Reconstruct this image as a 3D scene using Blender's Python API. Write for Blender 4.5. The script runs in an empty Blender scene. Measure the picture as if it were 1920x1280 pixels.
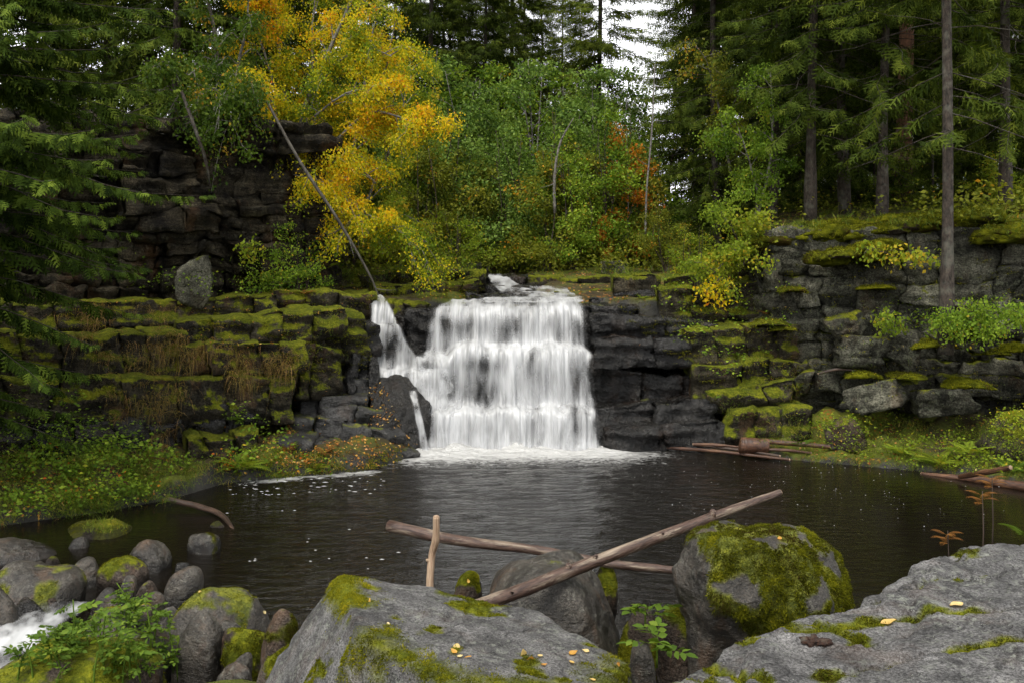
import bpy, bmesh, math
import numpy as np
from mathutils import Vector, Matrix, Euler

# ------------------------------------------------------------------ camera, sky, sun, exposure
scene = bpy.context.scene
COL = scene.collection
F, HZ, H = 1844.0, 470.0, 2.8            # focal length in photo pixels, horizon row, eye height above the pool
cam_data = bpy.data.cameras.new("camera")
cam_data.sensor_width = 36.0
cam_data.lens = 36.0 * F / 1920.0
cam_data.shift_y = -(640.0 - HZ) / 1920.0
cam_data.clip_start = 0.05
cam_data.clip_end = 2000.0
cam = bpy.data.objects.new("camera", cam_data)
cam.location = (0, 0, H)
cam.rotation_euler = (math.radians(90), 0, 0)
COL.objects.link(cam)
scene.camera = cam

SUN_EL, SUN_AZ = math.radians(66), math.radians(205)     # azimuth clockwise from +Y
world = bpy.data.worlds.new("World")
scene.world = world
world.use_nodes = True
wn, wl = world.node_tree.nodes, world.node_tree.links
wn.clear()
sky = wn.new("ShaderNodeTexSky")
sky.sky_type = 'NISHITA'
sky.sun_disc = False
sky.sun_elevation = SUN_EL
sky.sun_rotation = SUN_AZ
sky.dust_density = 1.0
hs = wn.new("ShaderNodeHueSaturation")
hs.inputs["Saturation"].default_value = 0.04             # grey overcast
bg = wn.new("ShaderNodeBackground")
bg.inputs["Strength"].default_value = 0.15
wo = wn.new("ShaderNodeOutputWorld")
wl.new(sky.outputs[0], hs.inputs["Color"])
wl.new(hs.outputs[0], bg.inputs["Color"])
wl.new(bg.outputs[0], wo.inputs["Surface"])

sun_data = bpy.data.lights.new("sun", 'SUN')
sun_data.energy = 1.25
sun_data.angle = math.radians(24)
sun_data.color = (1.0, 0.94, 0.83)
sun = bpy.data.objects.new("sun", sun_data)
sd = Vector((math.sin(SUN_AZ) * math.cos(SUN_EL), math.cos(SUN_AZ) * math.cos(SUN_EL), math.sin(SUN_EL)))
sun.rotation_euler = sd.to_track_quat('Z', 'Y').to_euler()
sun.location = (0, -5, 30)
COL.objects.link(sun)

scene.view_settings.view_transform = 'Standard'
scene.view_settings.look = 'None'
scene.view_settings.gamma = 1.0
scene.view_settings.use_curve_mapping = False
scene.view_settings.exposure = 1.35
scene.render.film_transparent = False
scene.cycles.max_bounces = 5
scene.cycles.diffuse_bounces = 2
scene.cycles.glossy_bounces = 2
scene.cycles.transmission_bounces = 3
scene.cycles.transparent_max_bounces = 6
scene.cycles.caustics_reflective = False
scene.cycles.caustics_refractive = False
scene.cycles.sample_clamp_indirect = 4.0
scene.cycles.use_adaptive_sampling = True
scene.cycles.adaptive_threshold = 0.03

# ------------------------------------------------------------------ helpers
def P(px, py, Y):
    """point seen at photo pixel (px, py) at distance Y"""
    return np.array([(px - 960.0) / F * Y, Y, H - (py - HZ) / F * Y])

def W(px, py, z=0.0):
    """point seen at photo pixel (px, py) on the level plane z"""
    Y = (H - z) * F / (py - HZ)
    return np.array([(px - 960.0) / F * Y, Y, z])

_prm = np.random.RandomState(7).permutation(256)
_prm = np.concatenate([_prm, _prm, _prm])
_g3 = np.random.RandomState(8).normal(size=(256, 3))
_g3 /= np.linalg.norm(_g3, axis=1)[:, None]

def perlin(p):
    p = np.asarray(p, float)
    i = np.floor(p).astype(int)
    f = p - i
    i &= 255
    u = f * f * f * (f * (f * 6 - 15) + 10)
    out = 0
    for dx in (0, 1):
        wx = u[:, 0] if dx else 1 - u[:, 0]
        for dy in (0, 1):
            wy = u[:, 1] if dy else 1 - u[:, 1]
            for dz in (0, 1):
                wz = u[:, 2] if dz else 1 - u[:, 2]
                h = _prm[_prm[_prm[(i[:, 0] + dx) & 255] + ((i[:, 1] + dy) & 255)] + ((i[:, 2] + dz) & 255)]
                g = _g3[h]
                out = out + wx * wy * wz * (g[:, 0] * (f[:, 0] - dx) + g[:, 1] * (f[:, 1] - dy) + g[:, 2] * (f[:, 2] - dz))
    return out * 1.5

def fbm(p, octaves=4, gain=0.5):
    p = np.asarray(p, float)
    a, s, o = 1.0, 0.0, 0
    for k in range(octaves):
        s = s + a * perlin(p * (2.03 ** k) + 17.3 * k)
        a *= gain
    return s

def smooth(a, b, x):
    t = np.clip((x - a) / (b - a), 0, 1)
    return t * t * (3 - 2 * t)

def norm(v):
    v = np.asarray(v, float)
    return v / (np.linalg.norm(v, axis=-1, keepdims=True) + 1e-9)

class MB:
    """collects vertices, quads, triangles and one float per vertex"""
    def __init__(self):
        self.V, self.Q, self.T, self.A, self.n = [], [], [], [], 0
    def add(self, V, Q=None, T=None, tint=0.5):
        V = np.asarray(V, float).reshape(-1, 3)
        if Q is not None and len(Q): self.Q.append(np.asarray(Q, int).reshape(-1, 4) + self.n)
        if T is not None and len(T): self.T.append(np.asarray(T, int).reshape(-1, 3) + self.n)
        self.V.append(V)
        self.A.append(np.broadcast_to(np.asarray(tint, float), (len(V),)).copy())
        self.n += len(V)
    def arrays(self):
        V = np.concatenate(self.V) if self.V else np.zeros((0, 3))
        Q = np.concatenate(self.Q) if self.Q else np.zeros((0, 4), int)
        T = np.concatenate(self.T) if self.T else np.zeros((0, 3), int)
        return V, Q, T, np.concatenate(self.A) if self.A else np.zeros(0)
    def mesh(self, name, mat=None, shade=False):
        V, Q, T, A = self.arrays()
        return mk_mesh(name, V, Q, T, mat, shade, {'tint': A})

def mk_mesh(name, V, Q=None, T=None, mat=None, shade=False, attrs=None):
    me = bpy.data.meshes.new(name)
    Q = np.zeros((0, 4), int) if Q is None else np.asarray(Q, int)
    T = np.zeros((0, 3), int) if T is None else np.asarray(T, int)
    me.vertices.add(len(V))
    me.vertices.foreach_set('co', np.asarray(V, np.float32).ravel())
    loops = np.concatenate([Q.ravel(), T.ravel()]).astype(np.int32)
    me.loops.add(len(loops))
    me.loops.foreach_set('vertex_index', loops)
    starts = np.concatenate([np.arange(len(Q)) * 4, len(Q) * 4 + np.arange(len(T)) * 3]).astype(np.int32)
    me.polygons.add(len(starts))
    me.polygons.foreach_set('loop_start', starts)
    me.update(calc_edges=True)
    if shade:
        me.polygons.foreach_set('use_smooth', np.ones(len(starts), bool))
    for k, a in (attrs or {}).items():
        a = np.asarray(a, np.float32)
        if a.ndim == 1:
            me.attributes.new(k, 'FLOAT', 'POINT').data.foreach_set('value', a)
        else:
            me.attributes.new(k, 'FLOAT_VECTOR', 'POINT').data.foreach_set('vector', a.ravel())
    if mat is not None:
        me.materials.append(mat)
    return me

def link(name, data, parent=None, loc=None, rot=None, scale=None, label=None, cat=None, group=None, kind=None):
    o = bpy.data.objects.new(name, data)
    COL.objects.link(o)
    if parent is not None: o.parent = parent
    if loc is not None: o.location = [float(c) for c in loc]
    if rot is not None: o.rotation_euler = [float(c) for c in rot]
    if scale is not None: o.scale = (scale,) * 3 if np.isscalar(scale) else [float(c) for c in scale]
    if label: o['label'] = label
    if cat: o['category'] = cat
    if group: o['group'] = group
    if kind: o['kind'] = kind
    return o

def copy_tree(src, loc, rotz=0.0, scale=1.0, tilt=(0, 0), label=None, group=None):
    c = src.copy()
    COL.objects.link(c)
    c.location = [float(k) for k in loc]
    c.rotation_euler = (tilt[0], tilt[1], rotz)
    c.scale = (scale,) * 3 if np.isscalar(scale) else scale
    if label: c['label'] = label
    if group: c['group'] = group
    for ch in src.children:
        d = ch.copy()
        COL.objects.link(d)
        d.parent = c
        for g in ch.children:
            e = g.copy()
            COL.objects.link(e)
            e.parent = d
    return c

def grid_faces(nu, nv):
    a = np.arange((nu - 1) * (nv - 1))
    i, j = a // (nv - 1), a % (nv - 1)
    b = i * nv + j
    return np.stack([b, b + nv, b + nv + 1, b + 1], 1)

def tube(mb, pts, radii, sides=7, wob=0.0, seed=0, tint=0.5, cap=True):
    pts = np.asarray(pts, float)
    n = len(pts)
    radii = np.broadcast_to(np.asarray(radii, float), (n,))
    tg = norm(np.gradient(pts, axis=0))
    ref = np.array([0.31, 0.17, 0.93]) if abs(norm(pts[-1] - pts[0])[2]) < 0.8 else np.array([0.95, 0.2, 0.1])
    s = norm(np.cross(tg, ref)); u = np.cross(s, tg)
    a = np.arange(sides) * 2 * math.pi / sides
    ring = np.cos(a)[None, :, None] * s[:, None] + np.sin(a)[None, :, None] * u[:, None]
    r = radii[:, None, None] * np.ones((n, sides, 1))
    if wob:
        q = (pts[:, None] + ring * radii[:, None, None] * 1.5).reshape(-1, 3)
        r = r * (1 + wob * fbm(q * 2.0 / (radii.mean() * 4) + seed, 3).reshape(n, sides, 1))
    V = (pts[:, None] + ring * r).reshape(-1, 3)
    i, j = np.meshgrid(np.arange(n - 1), np.arange(sides), indexing='ij')
    i, j = i.ravel(), j.ravel()
    k = (j + 1) % sides
    Q = np.stack([i * sides + j, i * sides + k, (i + 1) * sides + k, (i + 1) * sides + j], 1)
    T = []
    if cap:
        V = np.concatenate([V, pts[:1], pts[-1:]])
        c0, c1 = n * sides, n * sides + 1
        jj = np.arange(sides); kk = (jj + 1) % sides
        T = np.concatenate([np.stack([np.full(sides, c0), kk, jj], 1),
                            np.stack([np.full(sides, c1), (n - 1) * sides + jj, (n - 1) * sides + kk], 1)])
    mb.add(V, Q, T, tint)

def curve(pts, n):
    """Catmull-Rom through pts, n samples"""
    pts = np.asarray(pts, float)
    p = np.concatenate([[2 * pts[0] - pts[1]], pts, [2 * pts[-1] - pts[-2]]])
    t = np.linspace(0, len(pts) - 1 - 1e-6, n)
    i = t.astype(int); f = (t - i)[:, None]
    a, b, c, d = p[i], p[i + 1], p[i + 2], p[i + 3]
    return 0.5 * (2 * b + (c - a) * f + (2 * a - 5 * b + 4 * c - d) * f ** 2 + (3 * b - a - 3 * c + d) * f ** 3)

_ico = {}
def ico(sub):
    if sub not in _ico:
        bm = bmesh.new()
        bmesh.ops.create_icosphere(bm, subdivisions=sub, radius=1.0)
        V = np.array([v.co[:] for v in bm.verts])
        T = np.array([[v.index for v in f.verts] for f in bm.faces])
        bm.free()
        _ico[sub] = (V, T)
    return _ico[sub]

def radial_rock(N, D, dims, sub, p=14, rough=0.03, freq=2.0, seed=0, bed=0.0, pits=0.0):
    """rock as rounded intersection of half-spaces n.x <= d, displaced by noise; unit space is scaled by dims before noise"""
    dirs, T = ico(sub)
    d = norm(dirs)
    dot = np.maximum(d @ np.asarray(N).T / np.asarray(D)[None], 0)
    r = 1.0 / (np.sum(dot ** p, 1) ** (1.0 / p) + 1e-9)
    V = d * r[:, None] * np.asarray(dims)
    q = V + seed * 3.71
    disp = rough * fbm(q * freq, 5, 0.52)
    disp -= rough * 0.8 * np.abs(fbm(q * freq * 1.7 + 31, 3)) 
    if bed:
        f_ = fbm(np.stack([q[:, 0] * .6, q[:, 1] * .6, q[:, 2] * 9], 1), 3) * 3
        disp += bed * (np.floor(f_) + smooth(0.35, 0.65, f_ - np.floor(f_))) / 2
    if pits:
        disp -= pits * smooth(0.25, 0.5, fbm(q * freq * 5, 2))
    V = V + d * disp[:, None]
    return V, T

def rand_planes(rs, n, boxy=True, jit=0.16):
    N, D = [], []
    if boxy:
        for ax in range(3):
            for s in (-1, 1):
                v = np.zeros(3); v[ax] = s
                N.append(norm(v + rs.normal(size=3) * jit)); D.append(0.5 * rs.uniform(0.9, 1.03))
    for k in range(n):
        v = norm(rs.normal(size=3))
        N.append(v); D.append((0.5 * np.abs(v).sum() * rs.uniform(0.76, 0.97)) if boxy else rs.uniform(0.82, 1.05))
    return np.array(N), np.array(D)

def hull_planes(pts, center, merge=0.975):
    bm = bmesh.new()
    for q in pts: bm.verts.new([float(c) for c in q])
    bmesh.ops.convex_hull(bm, input=bm.verts)
    bm.normal_update()
    N, D, A_r = [], [], []
    for f in bm.faces:
        n = np.array(f.normal[:]); o = np.array(f.verts[0].co[:]) - center
        d = n @ o
        if d < 0: n, d = -n, -d
        if d > 1e-4: N.append(n); D.append(d); A_r.append(f.calc_area())
    bm.free()
    # keep the larger of near-parallel faces so that edges stay crisp
    o_ = np.argsort(-np.array(A_r))
    keepN, keepD = [], []
    for k in o_:
        if all(N[k] @ m < merge for m in keepN): keepN.append(N[k]); keepD.append(D[k])
    return np.array(keepN), np.array(keepD)

def hull_rock(pts, sub=5, p=22, rough=0.03, freq=2.5, seed=0, bed=0.0, center=None):
    pts = np.asarray(pts, float)
    c = pts.mean(0) if center is None else np.asarray(center, float)
    N, D = hull_planes(pts, c)
    dirs, T = ico(sub)
    ext = pts.max(0) - pts.min(0)
    d = norm(dirs * ext)
    dot = np.maximum(d @ N.T / D[None], 0)
    r = 1.0 / (np.sum(dot ** p, 1) ** (1.0 / p) + 1e-9)
    V = d * r[:, None]
    q = V + seed * 3.71
    disp = rough * fbm(q * freq, 5, 0.52) - rough * 0.7 * np.abs(fbm(q * freq * 1.7 + 31, 4))
    if bed:
        disp += bed * fbm(np.stack([q[:, 0], q[:, 1], q[:, 2] * 12], 1), 3)
    return V + d * disp[:, None] + c, T

def plane_rock(planes, center, ext, sub=6, p=70, rough=0.02, freq=3.0, seed=0, flake=0.0):
    """rock cut by planes, each given by three points on it"""
    center = np.asarray(center, float)
    N, D = [], []
    for a, b, c in planes:
        n = norm(np.cross(np.asarray(b) - a, np.asarray(c) - a)); d = n @ (np.asarray(a) - center)
        if d < 0: n, d = -n, -d
        N.append(n); D.append(max(d, 0.02))
    N, D = np.array(N), np.array(D)
    dirs, T = ico(sub)
    d = norm(dirs * np.asarray(ext))
    dot = np.maximum(d @ N.T / D[None], 0)
    r = 1.0 / (np.sum(dot ** p, 1) ** (1.0 / p) + 1e-9)
    V = d * r[:, None]
    q = V + seed * 3.71
    f = fbm(q * freq, 5, 0.55)
    disp = rough * f - rough * 0.8 * np.abs(fbm(q * freq * 1.9 + 31, 4))
    if flake:
        k = fbm(q * freq * 0.7 + 5, 4) * 3
        disp += flake * (np.floor(k) + smooth(0.42, 0.58, k - np.floor(k)))
    return V + d * disp[:, None] + center, T

def tri_normals(V, T):
    n = np.cross(V[T[:, 1]] - V[T[:, 0]], V[T[:, 2]] - V[T[:, 0]])
    a = np.linalg.norm(n, axis=1)
    return n / (a[:, None] + 1e-12), a / 2

def sample_tris(V, T, n, rs, mask=None):
    """n points on the triangles, weighted by area * mask(points, normals)"""
    N, A = tri_normals(V, T)
    w = A.copy()
    if mask is not None:
        w = w * np.clip(mask(V[T].mean(1), N), 0, None)
    if w.sum() <= 0: return np.zeros((0, 3)), np.zeros((0, 3))
    i = rs.choice(len(T), n, p=w / w.sum())
    a, b = rs.rand(n, 1), rs.rand(n, 1)
    f = (a + b) > 1
    a = np.where(f, 1 - a, a); b = np.where(f, 1 - b, b)
    t = T[i]
    return V[t[:, 0]] + a * (V[t[:, 1]] - V[t[:, 0]]) + b * (V[t[:, 2]] - V[t[:, 0]]), N[i]

def quads_to_tris(Q):
    return np.concatenate([Q[:, [0, 1, 2]], Q[:, [0, 2, 3]]])

def blades(mb, base, dirs, length, width, droop, rs, seg=3, tint=None):
    """bent tapering grass blades"""
    n = len(base)
    if n == 0: return
    dirs = norm(dirs)
    length = np.broadcast_to(length, (n,)); width = np.broadcast_to(width, (n,)); droop = np.broadcast_to(droop, (n,))
    side = norm(np.cross(dirs, norm(rs.normal(size=(n, 3)))))
    t = np.linspace(0, 1, seg + 1)
    pts = base[:, None] + dirs[:, None] * (length[:, None, None] * t[None, :, None])
    pts[:, :, 2] -= (droop * length)[:, None] * t[None] ** 2
    wd = width[:, None] * (1 - t[None]) ** 0.7 * 0.5
    L = pts - side[:, None] * wd[:, :, None]
    R = pts + side[:, None] * wd[:, :, None]
    V = np.stack([L, R], 2).reshape(n, -1, 3)
    m = (seg + 1) * 2
    q = np.array([[2 * k, 2 * k + 1, 2 * k + 3, 2 * k + 2] for k in range(seg)])
    Q = (q[None] + (np.arange(n) * m)[:, None, None]).reshape(-1, 4)
    tt = rs.rand(n) if tint is None else tint
    mb.add(V.reshape(-1, 3), Q, None, np.repeat(tt, m))

LEAF_V = np.array([[0, 0, 0], [.3, .26, .05], [.62, .24, .05], [1, 0, -.04], [.62, -.24, .05], [.3, -.26, .05]])
LEAF_Q = np.array([[0, 3, 2, 1], [0, 5, 4, 3]])
KITE_V = np.array([[0, 0, 0], [.45, .34, .07], [1, 0, 0], [.45, -.34, .07]])
KITE_T = np.array([[0, 2, 1], [0, 3, 2]])

def frames(dirs, rs, upbias=0.0):
    x = norm(dirs)
    n = len(x)
    r = norm(rs.normal(size=(n, 3)))
    r[:, 2] = r[:, 2] * (1 - upbias) + upbias
    y = norm(np.cross(r, x)); z = np.cross(x, y)
    return np.stack([x, y, z], 1)          # rows

def leaves(mb, pos, dirs, size, rs, upbias=0.5, tint=None, fine=False):
    n = len(pos)
    if n == 0: return
    R = frames(dirs, rs, upbias)
    TV = LEAF_V if fine else KITE_V
    size = np.broadcast_to(size, (n,))
    V = np.einsum('kc,ncd->nkd', TV, R) * size[:, None, None] + pos[:, None]
    m = len(TV)
    off = (np.arange(n) * m)[:, None, None]
    tt = rs.rand(n) if tint is None else tint
    if fine: mb.add(V.reshape(-1, 3), (LEAF_Q[None] + off).reshape(-1, 4), None, np.repeat(tt, m))
    else: mb.add(V.reshape(-1, 3), None, (KITE_T[None] + off).reshape(-1, 3), np.repeat(tt, m))

# ------------------------------------------------------------------ materials
def new_mat(name):
    m = bpy.data.materials.new(name)
    m.use_nodes = True
    nt = m.node_tree
    nt.nodes.clear()
    return m, nt

class NG:
    def __init__(self, nt): self.nt = nt
    def n(self, t, **kw):
        k = self.nt.nodes.new(t)
        for a, b in kw.items(): setattr(k, a, b)
        return k
    def l(self, a, b): self.nt.links.new(a, b)
    def noise(self, vec, scale, detail=4, rough=0.55, dist=0.0):
        k = self.n('ShaderNodeTexNoise')
        k.inputs['Scale'].default_value = scale; k.inputs['Detail'].default_value = detail
        k.inputs['Roughness'].default_value = rough; k.inputs['Distortion'].default_value = dist
        if vec is not None: self.l(vec, k.inputs['Vector'])
        return k.outputs['Fac']
    def mapping(self, vec, scale=(1, 1, 1), loc=(0, 0, 0), rot=(0, 0, 0)):
        k = self.n('ShaderNodeMapping')
        k.inputs['Scale'].default_value = scale; k.inputs['Location'].default_value = loc; k.inputs['Rotation'].default_value = rot
        self.l(vec, k.inputs['Vector'])
        return k.outputs[0]
    def ramp(self, fac, stops, interp='LINEAR'):
        k = self.n('ShaderNodeValToRGB')
        k.color_ramp.interpolation = interp
        e = k.color_ramp.elements
        while len(e) < len(stops): e.new(0.5)
        for x, (p, c) in zip(e, stops):
            x.position = p
            x.color = (c, c, c, 1) if np.isscalar(c) else (*c, 1)
        self.l(fac, k.inputs['Fac'])
        return k.outputs['Color']
    def mix(self, fac, a, b, blend='MIX'):
        k = self.n('ShaderNodeMix', data_type='RGBA', blend_type=blend)
        for s, v in ((k.inputs[0], fac), (k.inputs[6], a), (k.inputs[7], b)):
            if hasattr(v, 'node'): self.l(v, s)
            elif np.isscalar(v): s.default_value = v
            else: s.default_value = (*v, 1)
        return k.outputs[2]
    def math(self, op, a, b=None, clamp=False):
        k = self.n('ShaderNodeMath', operation=op, use_clamp=clamp)
        for s, v in ((k.inputs[0], a), (k.inputs[1], b)):
            if v is None: continue
            if hasattr(v, 'node'): self.l(v, s)
            else: s.default_value = v
        return k.outputs[0]
    def bump(self, h, strength, dist, normal=None):
        k = self.n('ShaderNodeBump')
        k.inputs['Strength'].default_value = strength; k.inputs['Distance'].default_value = dist
        self.l(h, k.inputs['Height'])
        if normal is not None: self.l(normal, k.inputs['Normal'])
        return k.outputs[0]

MOSS = [(0.0, (0.028, 0.040, 0.004)), (0.4, (0.075, 0.088, 0.006)), (0.72, (0.16, 0.165, 0.010)), (1.0, (0.26, 0.235, 0.018))]

def rock_mat(name, dark, light, moss=0.35, lichen=0.3, lichen_col=(0.30, 0.31, 0.27), rough=0.8, bump=0.6, rust=0.15,
             moss_noise=2.3, moss_up=0.9, scale=1.0, crack=0.6, crack_scale=2.2, streak=0.0, wet=None, strata=0.0, var=0.06):
    m, nt = new_mat(name); g = NG(nt)
    geo = g.n('ShaderNodeNewGeometry')
    pos = geo.outputs['Position']
    sep = g.n('ShaderNodeSeparateXYZ'); g.l(geo.outputs['Normal'], sep.inputs[0])
    up = sep.outputs['Z']
    info = g.n('ShaderNodeObjectInfo')
    n1 = g.noise(pos, 2.4 * scale, 6, 0.68, 0.0)
    n1b = g.math('ADD', n1, g.math('MULTIPLY', g.math('SUBTRACT', info.outputs['Random'], 0.5), var))
    col = g.ramp(n1b, [(0.36, dark), (0.52, [0.6 * d + 0.4 * l for d, l in zip(dark, light)]), (0.66, light)])
    n2 = g.noise(pos, 42 * scale, 3, 0.75)
    col = g.mix(1.0, col, g.ramp(n2, [(0.38, 0.40), (0.62, 1.65)]), 'MULTIPLY')
    if strata:                               # thin dark beds running through the whole face
        nb = g.noise(g.mapping(pos, (0.5, 0.5, 9.0), (0, 0, 3)), 1.0, 5, 0.7)
        col = g.mix(strata, col, g.ramp(nb, [(0.38, 0.12), (0.50, 0.8), (0.62, 1.6)]), 'MULTIPLY')
    if streak:
        ns = g.noise(g.mapping(pos, (5, 5, 0.5)), 1.0, 5, 0.6)
        col = g.mix(streak, col, g.ramp(ns, [(0.35, 0.25), (0.6, 1.3)]), 'MULTIPLY')
    nr = g.noise(g.mapping(pos, (1, 1, 0.5), (5, 2, 9)), 1.9 * scale, 6, 0.65)
    col = g.mix(g.math('MULTIPLY', g.ramp(nr, [(0.54, 0.0), (0.68, 1.0)]), rust), col, (0.16, 0.078, 0.032))
    # lichen: broad frayed patches and small round spots
    nl = g.noise(g.mapping(pos, (1, 1, 1), (3, 7, 1)), 11 * scale, 5, 0.8)
    nl2 = g.noise(pos, 1.6 * scale, 2)
    lm = g.math('MULTIPLY', g.ramp(nl, [(0.53, 0.0), (0.60, 1.0)]), g.ramp(nl2, [(0.42, 0.0), (0.56, 1.0)]))
    col = g.mix(g.math('MULTIPLY', lm, lichen), col, lichen_col)
    vor = g.n('ShaderNodeTexVoronoi'); vor.inputs['Scale'].default_value = 30 * scale
    wrp = g.n('ShaderNodeVectorMath', operation='ADD')
    nc = g.n('ShaderNodeTexNoise'); nc.inputs['Scale'].default_value = 3.0 * scale; nc.inputs['Detail'].default_value = 2; g.l(pos, nc.inputs['Vector'])
    sc = g.n('ShaderNodeVectorMath', operation='SCALE'); sc.inputs['Scale'].default_value = 0.45 / scale; g.l(nc.outputs['Color'], sc.inputs[0])
    g.l(pos, wrp.inputs[0]); g.l(sc.outputs[0], wrp.inputs[1]); wp = wrp.outputs[0]
    g.l(wp, vor.inputs['Vector'])
    spot = g.math('MULTIPLY', g.ramp(vor.outputs['Distance'], [(0.12, 1.0), (0.2, 0.0)]), g.ramp(g.noise(pos, 5 * scale, 3), [(0.52, 0.0), (0.58, 1.0)]))
    col = g.mix(g.math('MULTIPLY', spot, min(1.0, lichen * 1.3)), col, [min(0.5, c * 1.35) for c in lichen_col])
    # cracks
    vc = g.n('ShaderNodeTexVoronoi', feature='DISTANCE_TO_EDGE'); vc.inputs['Scale'].default_value = crack_scale
    g.l(g.mapping(wp, (1, 1, 1.5)), vc.inputs['Vector'])
    ck = g.ramp(vc.outputs['Distance'], [(0.0, 1.0), (0.035, 0.0)])
    ck = g.math('MULTIPLY', ck, g.ramp(g.noise(pos, 2.5 * scale, 3), [(0.42, 0.0), (0.55, 1.0)]))
    col = g.mix(g.math('MULTIPLY', ck, crack), col, [0.25 * c for c in dark])
    # moss on upward faces, in patches, and where the surface carries tufts
    nm = g.noise(pos, moss_noise, 5, 0.72, 0.0)
    mm = g.math('ADD', g.math('MULTIPLY', up, 0.28 * moss_up), nm)
    t0 = 1.02 - moss * 0.55
    mfac = g.ramp(mm, [(max(0.0, min(0.96, t0 - 0.035)), 0.0), (max(0.02, min(1.0, t0 + 0.035)), 1.0)])
    mat_ = g.n('ShaderNodeAttribute', attribute_name='moss').outputs['Fac']
    mfac = g.math('MAXIMUM', mfac, mat_)
    mcol = g.ramp(g.math('ADD', g.math('MULTIPLY', g.noise(pos, 30, 3, 0.75), 0.55), g.math('MULTIPLY', g.noise(pos, 4, 3), 0.45)),
                  [(0.3 + 0.42 * k, c) for k, c in MOSS])
    col = g.mix(mfac, col, mcol)
    wf_ = None
    if wet is not None:                      # soaked band just above the water
        sp = g.n('ShaderNodeSeparateXYZ'); g.l(pos, sp.inputs[0])
        wz = g.math('ADD', sp.outputs['Z'], g.math('MULTIPLY', g.math('SUBTRACT', n1, 0.5), 0.25))
        wf_ = g.n('ShaderNodeMapRange'); wf_.inputs['From Min'].default_value = wet + 0.04; wf_.inputs['From Max'].default_value = wet - 0.04
        g.l(wz, wf_.inputs['Value']); wf_ = wf_.outputs[0]
        col = g.mix(g.math('MULTIPLY', wf_, 0.75), col, [0.35 * c for c in dark])
    b = g.n('ShaderNodeBsdfPrincipled')
    g.l(col, b.inputs['Base Color'])
    rr = g.math('ADD', g.math('MULTIPLY', mfac, 1.0 - rough), g.math('MULTIPLY', nl, 0.35))
    rr = g.math('ADD', rr, rough - 0.17)
    if wf_ is not None: rr = g.math('SUBTRACT', rr, g.math('MULTIPLY', wf_, 0.4))
    g.l(g.math('MAXIMUM', g.math('MINIMUM', rr, 1.0), 0.12), b.inputs['Roughness'])
    b.inputs['Specular IOR Level'].default_value = 0.5 if rough < 0.5 else 0.14
    h1 = g.noise(pos, 7 * scale, 5, 0.74, 0.0)
    h2 = g.noise(g.mapping(pos, (1, 1, 4)), 10 * scale, 3, 0.65)
    nrm = g.bump(h1, bump, 0.09 / scale)
    nrm = g.bump(h2, bump * 0.5, 0.04 / scale, nrm)
    nrm = g.bump(n2, 0.5, 0.016 / scale, nrm)
    g.l(nrm, b.inputs['Normal'])
    o = g.n('ShaderNodeOutputMaterial'); g.l(b.outputs[0], o.inputs[0])
    return m

def leaf_mat(name, stops, trans=0.4, rough=0.6, gloss=0.12, var=0.25):
    """leaf or blade: colour picked along stops by the 'tint' value, lets some light through"""
    m, nt = new_mat(name); g = NG(nt)
    at = g.n('ShaderNodeAttribute', attribute_name='tint')
    info = g.n('ShaderNodeObjectInfo')
    geo = g.n('ShaderNodeNewGeometry')
    f = g.math('ADD', at.outputs['Fac'], g.math('MULTIPLY', g.math('SUBTRACT', info.outputs['Random'], 0.5), var))
    f = g.math('ADD', f, g.math('MULTIPLY', g.math('SUBTRACT', g.noise(geo.outputs['Position'], 0.9, 3), 0.5), 0.5), clamp=True)
    col = g.ramp(f, stops)
    d = g.n('ShaderNodeBsdfPrincipled')
    g.l(col, d.inputs['Base Color']); d.inputs['Roughness'].default_value = rough
    d.inputs['Specular IOR Level'].default_value = gloss
    t = g.n('ShaderNodeBsdfTranslucent'); g.l(g.mix(1.0, col, (1.25, 1.2, 0.7), 'MULTIPLY'), t.inputs['Color'])
    mx = g.n('ShaderNodeMixShader'); mx.inputs[0].default_value = trans
    g.l(d.outputs[0], mx.inputs[1]); g.l(t.outputs[0], mx.inputs[2])
    o = g.n('ShaderNodeOutputMaterial'); g.l(mx.outputs[0], o.inputs[0])
    return m

def bark_mat(name, dark, light, scale=1.0, rough=0.85, stretch=(1, 1, 0.15), bump=0.6, lichen=0.2, local=False):
    m, nt = new_mat(name); g = NG(nt)
    if local:
        at = g.n('ShaderNodeAttribute', attribute_name='grain'); src = at.outputs['Vector']
    else:
        src = g.n('ShaderNodeNewGeometry').outputs['Position']
    v = g.mapping(src, stretch)
    n1 = g.noise(v, 22 * scale, 6, 0.65, 0.3)
    col = g.ramp(n1, [(0.32, dark), (0.68, light)])
    n2 = g.noise(src, 4 * scale, 4)
    col = g.mix(g.math('MULTIPLY', g.ramp(n2, [(0.52, 0), (0.66, 1)]), lichen), col, (0.24, 0.25, 0.20))
    b = g.n('ShaderNodeBsdfPrincipled'); g.l(col, b.inputs['Base Color']); b.inputs['Roughness'].default_value = rough
    b.inputs['Specular IOR Level'].default_value = 0.35
    g.l(g.bump(n1, bump, 0.02), b.inputs['Normal'])
    o = g.n('ShaderNodeOutputMaterial'); g.l(b.outputs[0], o.inputs[0])
    return m

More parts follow.
